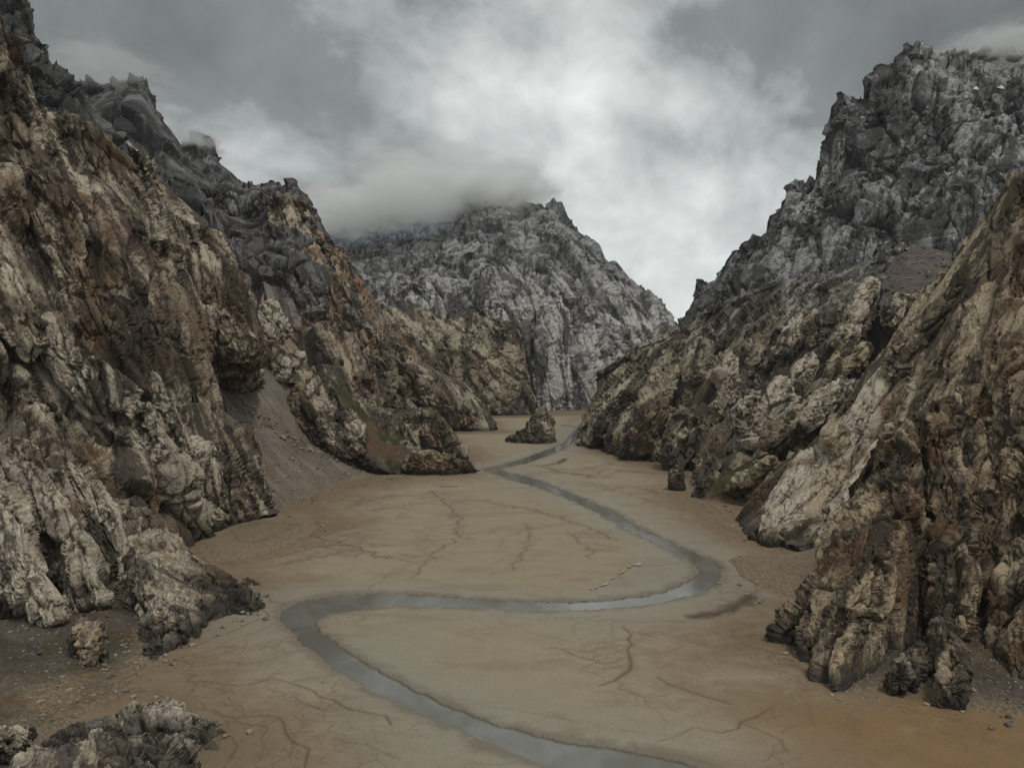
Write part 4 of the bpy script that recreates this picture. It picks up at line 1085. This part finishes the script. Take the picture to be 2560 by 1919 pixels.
# iron coloured silt where the fan by the fin drains
sx_ = t.node('ShaderNodeSeparateXYZ'); t.l.new(pos, sx_.inputs[0])
fe = t.vmath('DISTANCE', pos, (130.0, 205.0, 0.0))
fem = t.ramp(t.math('ADD', fe, t.math('MULTIPLY', t.math('SUBTRACT', n1, 0.5), 70)), 95, 25)
c = t.mix(t.math('MULTIPLY', fem, 0.8), c, t.mix(t.ramp(n2, 0.35, 0.65), (0.19, 0.105, 0.042), (0.235, 0.14, 0.062)))
n4 = t.noise(t.scalev(pos, (0.02, 0.055, 0.0)), 1.0, 8, 0.62, 0.9)
c = t.mix(t.math('MULTIPLY', t.ramp(n4, 0.52, 0.64), 0.32), c, (0.19, 0.135, 0.08))
c = t.mix(t.math('MULTIPLY', t.ramp(n4, 0.40, 0.30), 0.3), c, (0.36, 0.31, 0.215))
# faint veins
vo = t.node('ShaderNodeTexVoronoi', feature='DISTANCE_TO_EDGE', voronoi_dimensions='3D')
wn = t.node('ShaderNodeTexNoise'); wn.inputs['Scale'].default_value = 0.12; wn.inputs['Detail'].default_value = 5; t.l.new(pos, wn.inputs['Vector'])
t.put(vo.inputs['Vector'], t.vmath('ADD', t.scalev(pos, (0.035, 0.05, 0.0)), t.scalev(wn.outputs['Color'], (0.9, 0.9, 0))))
vm = t.math('MULTIPLY', t.ramp(vo.outputs['Distance'], 0.035, 0.0), t.ramp(n1, 0.5, 0.68))
c = t.mix(t.math('MULTIPLY', vm, 0.65), c, (0.13, 0.09, 0.055))
c = t.mix(t.math('MULTIPLY', a_r, 0.8), c, (0.105, 0.070, 0.038))
c = t.mix(t.math('MULTIPLY', a_d, 0.9), c, (0.065, 0.043, 0.023))
we = t.ramp(t.math('ADD', a_s, t.math('MULTIPLY', t.math('SUBTRACT', n2, 0.5), 16)), 6, 0)
c = t.mix(t.math('MULTIPLY', we, 0.65), c, (0.15, 0.125, 0.09))
bk = t.ramp(a_s, 0.1, -0.8)
c = t.mix(bk, c, (0.05, 0.043, 0.034))
c = t.mix(1.0, c, t.ramp(n3, 0.3, 0.7, 0.86, 1.12), 'MULTIPLY')
t.put(b.inputs['Base Color'], c)
t.put(b.inputs['Roughness'], t.math('SUBTRACT', 0.85, t.math('MULTIPLY', near, t.ramp(n2, 0.3, 0.65, 0.1, 0.42))))
b.inputs['Specular IOR Level'].default_value = 0.35
bp = t.node('ShaderNodeBump'); bp.inputs['Strength'].default_value = 0.35; bp.inputs['Distance'].default_value = 0.5
t.put(bp.inputs['Height'], t.math('ADD', t.math('MULTIPLY', n3, 0.5), n2)); t.l.new(bp.outputs[0], b.inputs['Normal'])

floor_me = raw_mesh("valley_ground", floorP[used], remap[q], None, M_mud, True, {'rill': rill[used], 'margin': margin[used], 'river': sdn[used], 'damp': damp[used]})
tag(link("valley_ground", floor_me), "wide flat floor of beige lake mud with branching gullies", kind='structure')

wq = q[(sd.reshape(NY, NX)[:-1, :-1] < 4)[kc]]
wu_ = np.unique(wq); rm2 = np.zeros(NX * NY, np.int64); rm2[wu_] = np.arange(len(wu_))
m, t, b, out = new_mat("silty_water"); M_water = m
geo = t.node('ShaderNodeNewGeometry'); pos = geo.outputs['Position']
n1 = t.noise(t.scalev(pos, (1, 0.6, 1)), 0.05, 4, 0.6, 1.0)
t.put(b.inputs['Base Color'], t.mix(t.ramp(n1, 0.35, 0.65), (0.135, 0.128, 0.105), (0.19, 0.19, 0.17)))
b.inputs['Roughness'].default_value = 0.08
b.inputs['IOR'].default_value = 1.33
b.inputs['Specular IOR Level'].default_value = 0.75
bp = t.node('ShaderNodeBump'); bp.inputs['Strength'].default_value = 0.12; bp.inputs['Distance'].default_value = 0.2
t.put(bp.inputs['Height'], t.noise(t.scalev(pos, (1, 0.7, 1)), 0.9, 4, 0.6)); t.l.new(bp.outputs[0], b.inputs['Normal'])
wP = np.concatenate([PW[wu_], np.full((len(wu_), 1), -0.62)], 1)
tag(link("river_water", raw_mesh("river_water", wP, rm2[wq], None, M_water, True)), "grey silty river winding in two loops across the mud", kind='structure')

# wide ground under everything, out to the horizon
gp = np.array([[-9000, -1500, -3], [9000, -1500, -3], [9000, 14000, -3], [-9000, 14000, -3]], float)
tag(link("ground", raw_mesh("ground", gp, np.array([[0, 1, 2, 3]]), None, M_mud)), "ground", kind='structure')

# puddles
def puddle(px, py, w_, h_, ang):
    n = 28
    c0 = np.array(gnd(px, py)[:2]); P = []
    for i in range(n):
        a = 2 * math.pi * i / n
        r = 1 + 0.25 * math.sin(3 * a + px) + 0.15 * math.sin(5 * a + py)
        p = gnd(px + r * (math.cos(a) * w_ * math.cos(ang) - math.sin(a) * h_ * math.sin(ang)), py + r * (math.cos(a) * w_ * math.sin(ang) + math.sin(a) * h_ * math.cos(ang)), 0.42)
        P.append(p)
    P = np.array(P + [tuple(np.mean(P, 0))])
    q = np.array([[i, (i + 1) % n, n] for i in range(n)])
    e = P[1] - P[0]; f_ = P[n] - P[0]
    if e[0] * f_[1] - e[1] * f_[0] < 0: q = q[:, ::-1]
    return P, q
m, t, b, out = new_mat("puddle_water"); b.inputs['Base Color'].default_value = (0.12, 0.12, 0.11, 1); b.inputs['Roughness'].default_value = 0.05; M_pud = m
for px, py, w_, h_, an in ((1594, 1409, 13, 3.6, -0.1), (1574, 1415, 6, 2, -0.3), (1556, 1428, 8, 1.8, -0.6), (1532, 1443, 6, 1.6, -0.5), (1512, 1459, 12, 2.6, -0.35), (1490, 1467, 5, 1.4, -0.2), (1478, 1470, 4, 1.2, 0)):
    P, qq = puddle(px, py, w_, h_, an)
    tag(link("puddle_water", raw_mesh("puddle_water", P, qq, None, M_pud)), "shallow puddle shining on the mud inside the right river bend", group="puddles in a line inside the right river bend", kind='structure')

# ------------------------------------------------------------------ gravel slopes
def gravel_material(name, c_dark, c_mid, c_light, red, dirn, green=0.0, silt=3.6):
    m, t, b, out = new_mat(name)
    geo = t.node('ShaderNodeNewGeometry'); pos = geo.outputs['Position']
    mp = t.node('ShaderNodeMapping'); mp.inputs['Rotation'].default_value = Vector(dirn).normalized().to_track_quat('Z', 'Y').inverted().to_euler()
    t.l.new(pos, mp.inputs[0])
    stv = t.scalev(mp.outputs[0], (1, 1, 0.07))
    n1 = t.noise(pos, 0.02, 5, 0.6, 0.5); n2 = t.noise(stv, 0.11, 6, 0.65, 0.4); n3 = t.noise(pos, 0.8, 6, 0.75)
    c = t.mix(t.ramp(t.math('ADD', t.math('MULTIPLY', n1, 0.5), t.math('MULTIPLY', n2, 0.5)), 0.4, 0.6), c_dark, c_mid)
    c = t.mix(t.math('MULTIPLY', t.ramp(n2, 0.55, 0.68), 0.7), c, c_light)
    r = t.noise(t.vmath('ADD', pos, (91, 33, 7)), 0.022, 4, 0.6, 0.6)
    c = t.mix(t.math('MULTIPLY', t.ramp(r, 0.52, 0.64), 0.7), c, red)
    if green:
        g = t.noise(t.vmath('ADD', pos, (9, 133, 57)), 0.03, 5, 0.65, 0.6)
        c = t.mix(t.math('MULTIPLY', t.ramp(g, 0.45, 0.54), green), c, (0.042, 0.045, 0.015))
    sep = t.node('ShaderNodeSeparateXYZ'); t.l.new(pos, sep.inputs[0])
    # silt plastered over the lowest metres, ringed by the old waterlines
    zn = t.math('ADD', sep.outputs[2], t.math('MULTIPLY', t.math('SUBTRACT', n1, 0.5), 9.0))
    c = t.mix(t.ramp(zn, silt, -0.3), c, t.mix(t.ramp(n3, 0.4, 0.6), (0.20, 0.150, 0.095), (0.255, 0.20, 0.13)))
    zl = t.node('ShaderNodeCombineXYZ'); t.put(zl.inputs[2], t.math('ADD', sep.outputs[2], t.math('MULTIPLY', n1, 5.0)))
    l1 = t.noise(zl.outputs[0], 1.5, 4, 0.75)
    lm = t.math('MULTIPLY', t.ramp(l1, 0.48, 0.60), t.ramp(sep.outputs[2], 16, 5))
    c = t.mix(t.math('MULTIPLY', lm, 0.55), c, (0.105, 0.085, 0.064))
    vo = t.node('ShaderNodeTexVoronoi'); vo.inputs['Scale'].default_value = 0.55; t.l.new(pos, vo.inputs['Vector'])
    peb = t.math('MULTIPLY', t.ramp(vo.outputs['Distance'], 0.32, 0.2), t.ramp(t.noise(pos, 0.5, 2), 0.55, 0.62))
    c = t.mix(t.math('MULTIPLY', peb, 0.8), c, (0.27, 0.24, 0.19))
    c = t.mix(1.0, c, t.ramp(n3, 0.3, 0.7, 0.7, 1.25), 'MULTIPLY')
    t.put(b.inputs['Base Color'], c); b.inputs['Roughness'].default_value = 0.92; b.inputs['Specular IOR Level'].default_value = 0.2
    bp = t.node('ShaderNodeBump'); bp.inputs['Strength'].default_value = 0.6; bp.inputs['Distance'].default_value = 0.7
    t.put(bp.inputs['Height'], t.math('ADD', n3, peb)); t.l.new(bp.outputs[0], b.inputs['Normal'])
    return m
M_scree = gravel_material("grey_scree", (0.15, 0.128, 0.105), (0.22, 0.19, 0.155), (0.30, 0.26, 0.21), (0.17, 0.105, 0.065), (0.75, -0.3, -0.6))
M_talus = gravel_material("dark_talus", (0.055, 0.046, 0.04), (0.10, 0.08, 0.062), (0.13, 0.11, 0.085), (0.13, 0.07, 0.038), (0.5, -0.6, -0.4), 0.5)
M_talr = gravel_material("brown_talus", (0.065, 0.055, 0.048), (0.11, 0.09, 0.072), (0.14, 0.12, 0.10), (0.14, 0.09, 0.055), (-0.4, -0.6, -0.5))
M_fan = gravel_material("banded_fan", (0.10, 0.085, 0.068), (0.165, 0.13, 0.09), (0.22, 0.18, 0.12), (0.15, 0.095, 0.055), (-0.6, -0.5, -0.3), silt=13.0)
M_grass = gravel_material("grassy_slope", (0.09, 0.062, 0.042), (0.13, 0.085, 0.052), (0.12, 0.10, 0.06), (0.14, 0.075, 0.042), (0.6, -0.3, -0.6), 0.95)

SURF = {}
def slope(key, name, rails, mat, label, L=30, amp=1.0, step=3.0, **kw):
    P = loft_points(rails, step=step, **kw)
    n0 = max(3, P.shape[0] // 8)
    P[:n0, :, 2] -= 2.0 * (1 - np.arange(n0) / n0)[:, None] ** 2
    N = grid_normals(P)
    f = P.reshape(-1, 3)
    d = fbm(f / L, 4) * L * 0.05 * amp + fbm(f / 3.0, 4, 0.6) * 0.35 * amp
    Q = (f + N.reshape(-1, 3) * d[:, None]).reshape(P.shape)
    SURF[key] = Q
    TRI[0] += 2 * Q.shape[0] * Q.shape[1]
    return tag(link(name, grid_mesh(name, Q, None, mat, smooth=False)), label, kind='structure')
slope('scree', "scree_hill", [
    [(630, 1320, 535), (700, 1296, 570), (760, 1256, 640), (850, 1222, 715), (950, 1197, 785), (1040, 1187, 820)],
    [(600, 1180, 590), (680, 1190, 640), (760, 1180, 700), (840, 1170, 757), (910, 1165, 806), (1000, 1172, 832)],
    [(535, 1040, 640), (610, 1060, 690), (690, 1090, 735), (770, 1110, 778), (840, 1125, 808), (940, 1155, 838)],
    [(480, 915, 690), (560, 950, 730), (640, 990, 768), (720, 1035, 797), (800, 1080, 818), (890, 1130, 845)],
    [(560, 880, 790), (640, 890, 825), (700, 925, 845), (760, 1000, 850), (830, 1070, 856), (900, 1125, 866)],
], M_scree, "long grey brown scree slope running down from the left wall to the mud", back=False)
slope('talus', "gravel_hill", [
    [(-320, 2150, 170), (0, 1960, 196), (150, 1830, 226), (300, 1745, 252), (440, 1672, 284), (500, 1640, 295)],
    [(-320, 1850, 225), (0, 1780, 236), (150, 1720, 256), (290, 1660, 276), (400, 1620, 298), (470, 1600, 305)],
    [(-320, 1650, 270), (0, 1640, 276), (150, 1620, 286), (260, 1570, 306), (330, 1530, 330), (400, 1560, 320)],
    [(-320, 1555, 292), (0, 1545, 305), (150, 1530, 322), (290, 1450, 362), (340, 1440, 372), (400, 1480, 350)],
], M_talus, "dark gravel slope below the left wall in the lower left corner", back=False)
slope('apron', "gravel_hill", [
    [(420, 1440, 418), (520, 1412, 425), (620, 1390, 440), (720, 1360, 470), (800, 1320, 520)],
    [(450, 1395, 450), (540, 1370, 458), (620, 1345, 476), (690, 1325, 500), (760, 1300, 540)],
    [(480, 1350, 485), (550, 1325, 505), (590, 1310, 520), (640, 1300, 535), (700, 1288, 565)],
], M_fan, "low banded gravel apron at the foot of the left wall", back=False, L=20, amp=0.6)
slope('fanr', "gravel_hill", [
    [(1800, 1420, 428), (1860, 1470, 384), (1940, 1500, 362), (2040, 1530, 345), (2120, 1500, 350)],
    [(1840, 1390, 440), (1930, 1420, 406), (2010, 1440, 388), (2080, 1450, 376), (2140, 1430, 376)],
    [(1960, 1385, 448), (2030, 1378, 440), (2090, 1370, 430), (2150, 1370, 415), (2200, 1360, 410)],
    [(2050, 1370, 455), (2110, 1345, 445), (2160, 1320, 440), (2200, 1300, 435), (2240, 1290, 430)],
], M_fan, "banded gravel fan between the pale slabs and the pyramid shaped fin", back=False, L=20, amp=0.7)
slope('talr', "gravel_hill", [
    [(2080, 1740, 252), (2250, 1735, 255), (2400, 1775, 243), (2560, 1790, 238), (2700, 1800, 235)],
    [(2130, 1680, 270), (2270, 1650, 272), (2400, 1680, 262), (2560, 1720, 250), (2700, 1730, 246)],
    [(2230, 1610, 296), (2310, 1600, 292), (2400, 1610, 286), (2540, 1660, 268), (2700, 1680, 262)],
    [(2290, 1530, 325), (2330, 1525, 318), (2400, 1530, 310), (2500, 1570, 294), (2700, 1620, 282)],
], M_talr, "dark gravel apron between the rock columns at lower right", back=False, L=16)
slope('grass', "grassy_hill", [
    [(915, 1165, 792), (960, 1175, 796), (1010, 1172, 800), (1060, 1160, 806)],
    [(880, 1090, 808), (920, 1100, 812), (970, 1110, 816), (1030, 1125, 822)],
    [(850, 1010, 830), (880, 1030, 830), (930, 1060, 836), (990, 1100, 838)],
    [(825, 945, 864), (850, 965, 864), (885, 1000, 862), (930, 1050, 862)],
], M_grass, "rust and green grassy slope on the tan outcrop left of the far river bend", back=False, L=18)
slope('grassr', "grassy_hill", [
    [(1750, 1255, 640), (1800, 1262, 628), (1850, 1258, 622), (1900, 1240, 620)],
    [(1775, 1220, 650), (1815, 1210, 640), (1870, 1190, 635), (1930, 1170, 628)],
    [(1800, 1190, 670), (1850, 1165, 660), (1900, 1140, 650), (1950, 1120, 640)],
], M_grass, "small green grassy slope behind the pale slabs right of the stump shaped rock", back=False, L=12)
slope('screeh', "scree_hill", [
    [(2200, 800, 745), (2240, 790, 735), (2290, 745, 720), (2340, 725, 715), (2400, 720, 710)],
    [(2205, 730, 800), (2250, 700, 790), (2310, 690, 780), (2370, 690, 770), (2420, 690, 760)],
    [(2225, 650, 880), (2280, 620, 870), (2330, 620, 860), (2380, 640, 850), (2430, 660, 830)],
], gravel_material("grey_brown_scree", (0.10, 0.09, 0.085), (0.13, 0.115, 0.105), (0.15, 0.135, 0.125), (0.14, 0.10, 0.08), (-0.5, -0.4, -0.6)), "grey brown scree patch below the high grey mountain", back=False, L=20, amp=2.6)
slope('screet', "scree_hill", [
    [(2250, 455, 1010), (2370, 450, 1000), (2470, 470, 985), (2600, 500, 960)],
    [(2340, 420, 1030), (2430, 400, 1020), (2500, 415, 1005), (2620, 440, 990)],
    [(2390, 390, 1050), (2450, 375, 1045), (2520, 395, 1035), (2640, 420, 1020)],
], bpy.data.materials["grey_brown_scree"], "grey scree bench high on the grey mountain at right", back=False, L=20, amp=0.6)

# ------------------------------------------------------------------ loose stones
def stone_mesh(seed):
    r = random.Random(seed)
    me = bpy.data.meshes.new("boulder")
    import bmesh
    bm = bmesh.new()
    bmesh.ops.create_icosphere(bm, subdivisions=2, radius=1.0)
    pl = [(Vector((r.gauss(0, 1), r.gauss(0, 1), r.gauss(0, 1))).normalized(), r.uniform(.55, .85)) for _ in range(9)]
    for v in bm.verts:
        for n_, d_ in pl:
            k = v.co.dot(n_)
            if k > d_: v.co -= n_ * (k - d_)
        v.co.x *= 1.25; v.co.z *= 0.8
    bm.to_mesh(me); bm.free()
    return me
m, t, b, out = new_mat("loose_stone"); M_stone = m
oi = t.node('ShaderNodeObjectInfo'); geo = t.node('ShaderNodeNewGeometry')
n1 = t.noise(geo.outputs['Position'], 0.35, 5, 0.65)
n0 = t.noise(geo.outputs['Position'], 0.05, 2)
c = t.mix(t.ramp(t.math('ADD', n1, t.math('MULTIPLY', t.math('SUBTRACT', n0, .5), .6)), 0.35, 0.65), (0.10, 0.082, 0.065), (0.33, 0.28, 0.21))
t.put(b.inputs['Base Color'], c); b.inputs['Roughness'].default_value = 0.9
stones = [stone_mesh(i) for i in range(6)]
for s_ in stones: s_.materials.append(M_stone)
def pts_on(key, n, u0, u1, v0, v1, r):
    Q = SURF[key]; nv, nu = Q.shape[:2]
    return [Q[int((v0 + (v1 - v0) * r.random()) * (nv - 1)), int((u0 + (u1 - u0) * r.random()) * (nu - 1))] for _ in range(n)]
r_ = random.Random(77)
def scatter(name, pts, lo, hi, mat, label, r):
    """countless small stones: one joined mesh"""
    base_v = [np.array([v.co[:] for v in s_.vertices]) for s_ in lowst]
    base_q = [np.array([list(p.vertices) for p in s_.polygons]) for s_ in lowst]
    Vs, Qs, off = [], [], 0
    for p in pts:
        i = r.randrange(len(lowst)); a = r.uniform(0, 6.28); s = lo + (hi - lo) * r.random() ** 3
        v = base_v[i] * s * np.array([r.uniform(.8, 1.4), r.uniform(.7, 1.2), r.uniform(.6, 1)])
        v = np.stack([v[:, 0] * math.cos(a) - v[:, 1] * math.sin(a), v[:, 0] * math.sin(a) + v[:, 1] * math.cos(a), v[:, 2]], 1) + p + np.array([0, 0, s * .2])
        Vs.append(v); Qs.append(base_q[i] + off); off += len(v)
    tag(link(name, raw_mesh(name, np.concatenate(Vs), np.concatenate(Qs), None, mat)), label, kind='stuff')
import bmesh
lowst = []
for i in range(5):
    me = bpy.data.meshes.new("stone"); bm = bmesh.new(); bmesh.ops.create_icosphere(bm, subdivisions=1, radius=1.0)
    rr = random.Random(i)
    for v in bm.verts: v.co *= rr.uniform(.75, 1.15)
    bm.to_mesh(me); bm.free(); lowst.append(me)
sp = pts_on('scree', 700, 0, .95, 0.1, .7, r_)
band = []
Q = SURF['scree']; nv, nu = Q.shape[:2]
for _ in range(600):    # the pale streak of rubble down the middle of the slope
    s = r_.random(); v = .74 - s * .40 + r_.gauss(0, .035); u = .22 + s * .50 + r_.gauss(0, .02)
    band.append(Q[int(np.clip(v, 0, .99) * (nv - 1)), int(np.clip(u, 0, .99) * (nu - 1))])
scatter("scree_rubble", sp + band, .35, 1.9, M_stone, "pale rubble scattered down the long scree slope", r_)
scatter("talus_rubble", pts_on('talus', 900, .25, 1, 0, .95, r_), .10, .75, M_stone, "small stones scattered over the dark gravel slope at lower left", r_)
scatter("apron_rubble", pts_on('talr', 800, .1, .85, 0.1, .95, r_), .10, .6, M_stone, "small stones scattered over the dark gravel apron at lower right", r_)
foot = []
SH2 = SHORE[:14]; SH3 = SHORE[16:]
for ln_ in (SH2, SH3):
    for a_, b_ in zip(ln_[:-1], ln_[1:]):
        L_ = np.linalg.norm(b_ - a_)
        for _ in range(int(L_ * 0.8)):
            u_ = r_.random(); p_ = a_ + (b_ - a_) * u_
            foot.append(np.array([p_[0] + r_.gauss(0, 5), p_[1] + r_.gauss(0, 5), 0.0]))
scatter("shore_rubble", foot, .18, 1.5, M_stone, "broken stones strewn where the rock walls meet the mud", r_)
scatter("upper_rubble", pts_on("screeh", 420, 0, 1, 0, 1, r_) + pts_on("screet", 200, 0, 1, 0, 1, r_), .4, 2.6, M_stone, "grey rubble on the two scree patches below the high grey mountain", r_)
def boulder(p, s, label, group=None):
    o = link("boulder", stones[r_.randrange(6)])
    o.location = (p[0], p[1], p[2] + s * .25); o.scale = (s * r_.uniform(.9, 1.3), s * r_.uniform(.8, 1.1), s * r_.uniform(.7, 1)); o.rotation_euler = (r_.uniform(-.3, .3), r_.uniform(-.3, .3), r_.uniform(0, 6.28))
    return tag(o, label, "boulder", group)
for _ in range(26):
    s = r_.random(); v = .72 - s * .38 + r_.gauss(0, .03); u = .24 + s * .48 + r_.gauss(0, .018)
    boulder(Q[int(np.clip(v, 0, .99) * (nv - 1)), int(np.clip(u, 0, .99) * (nu - 1))], r_.uniform(1.6, 3.0), "pale angular boulder in the streak of rubble down the long scree slope", "boulders on the long scree slope")
for p in pts_on('talus', 14, .35, .95, .1, .8, r_):
    boulder(p, r_.uniform(.6, 1.1), "small pale boulder lying on the dark gravel slope at lower left", "boulders on the dark gravel slope")
for p in pts_on('talr', 12, .15, .8, .2, .9, r_):
    boulder(p, r_.uniform(.5, 1.0), "small boulder lying on the dark gravel apron at lower right", "boulders on the lower right apron")

# snow patches tucked into ledges of the high mountain and the pale one
def snow(px, py, Y, w_, h_, parent):
    P, q = [], []
    n = 16
    for i in range(n):
        a = 2 * math.pi * i / n; r = 1 + .3 * math.sin(2 * a + px) + .2 * math.sin(5 * a)
        P.append(at(px + math.cos(a) * w_ * r, py + math.sin(a) * h_ * r + math.cos(a) * h_ * .8, Y - math.sin(a) * 6))
    P.append(tuple(np.mean(P, 0) + np.array([0, -2.5, 2.5])))
    for i in range(n): q.append((i, n, (i + 1) % n))
    link("snow_patch", raw_mesh("snow_patch", np.array(P), np.array(q), None, SNOW, True), parent)

# ------------------------------------------------------------------ low cloud on the summits, and the air
def cloud_bank(px, py, Y, w_, h_, dep, dens, label, seed=0.0, white=0.99):
    c = np.array(at(px, py, Y))
    sx, sz = w_ * Y / F, h_ * Y / F
    me = bpy.data.meshes.new("cloud"); bm = bmesh.new(); bmesh.ops.create_icosphere(bm, subdivisions=3, radius=1.0); bm.to_mesh(me); bm.free()
    o = link("low_cloud", me); o.location = c; o.scale = (sx, dep, sz)
    m = bpy.data.materials.new("cloud_vapour"); m.use_nodes = True
    t = NT(m.node_tree); t.n.clear()
    out = t.node('ShaderNodeOutputMaterial')
    tc_ = t.node('ShaderNodeTexCoord')
    geo_ = t.node('ShaderNodeNewGeometry')
    r = t.vmath('LENGTH', tc_.outputs['Object'])
    n = t.noise(t.vmath('ADD', tc_.outputs['Object'], (seed, seed * 2, 3.0)), 2.6, 7, 0.62, 0.5)
    v = t.math('ADD', t.math('SUBTRACT', 1.0, r), t.math('MULTIPLY', t.math('SUBTRACT', n, 0.5), 3.2))
    v = t.ramp(v, 0.08, 0.95, 0.0, dens * 1.2)
    v = t.math('MULTIPLY', v, t.ramp(r, 0.98, 0.6))
    vol = t.node('ShaderNodeVolumePrincipled')
    vol.inputs['Color'].default_value = (white * 0.995, white, white * 0.998, 1)
    vol.inputs['Anisotropy'].default_value = 0.2
    t.put(vol.inputs['Density'], v)
    t.l.new(vol.outputs[0], out.inputs['Volume'])
    me.materials.append(m)
    tag(o, label, kind='stuff')
cloud_bank(280, 182, 1300, 180, 58, 170, 0.016, "grey cloud wrapping the flat topped dark peak", seed=1.0, white=0.9)
cloud_bank(500, 362, 1640, 70, 40, 100, 0.04, "wisp of cloud on the small dark peak", seed=4.0, white=0.9)
cloud_bank(860, 530, 2640, 190, 84, 260, 0.02, "low cloud lying over the blue grey cliff band", seed=7.0)
cloud_bank(1030, 492, 2600, 230, 100, 260, 0.018, "thick middle of the low cloud between the blue cliff and the pale summit", seed=21.0)
cloud_bank(1240, 476, 2660, 200, 84, 230, 0.028, "cloud cap on the summit of the pale mountain", seed=9.0)
cloud_bank(1080, 420, 2750, 330, 70, 300, 0.008, "thin upper veil of cloud above the pale mountain", seed=33.0)
cloud_bank(2500, 118, 1110, 190, 48, 140, 0.03, "cloud hiding the right shoulder of the high grey mountain", seed=12.0, white=0.9)
snow(2440, 222, 1088, 6, 2.4, high); snow(2502, 220, 1083, 8, 1.5, high)

hz = bpy.data.meshes.new("haze"); bm = bmesh.new(); bmesh.ops.create_cube(bm, size=1.0); bm.to_mesh(hz); bm.free()
ho = link("haze", hz); ho.scale = (19000, 16500, 1404); ho.location = (0, 6500, 1400 / 2 - 6)
m = bpy.data.materials.new("thin_air"); m.use_nodes = True
t = NT(m.node_tree); t.n.clear()
out = t.node('ShaderNodeOutputMaterial'); vol = t.node('ShaderNodeVolumePrincipled')
vol.inputs['Color'].default_value = (0.93, 0.96, 1.0, 1); vol.inputs['Density'].default_value = 0.000018
t.l.new(vol.outputs[0], out.inputs['Volume']); hz.materials.append(m)
tag(ho, "thin grey haze filling the valley", kind='stuff')
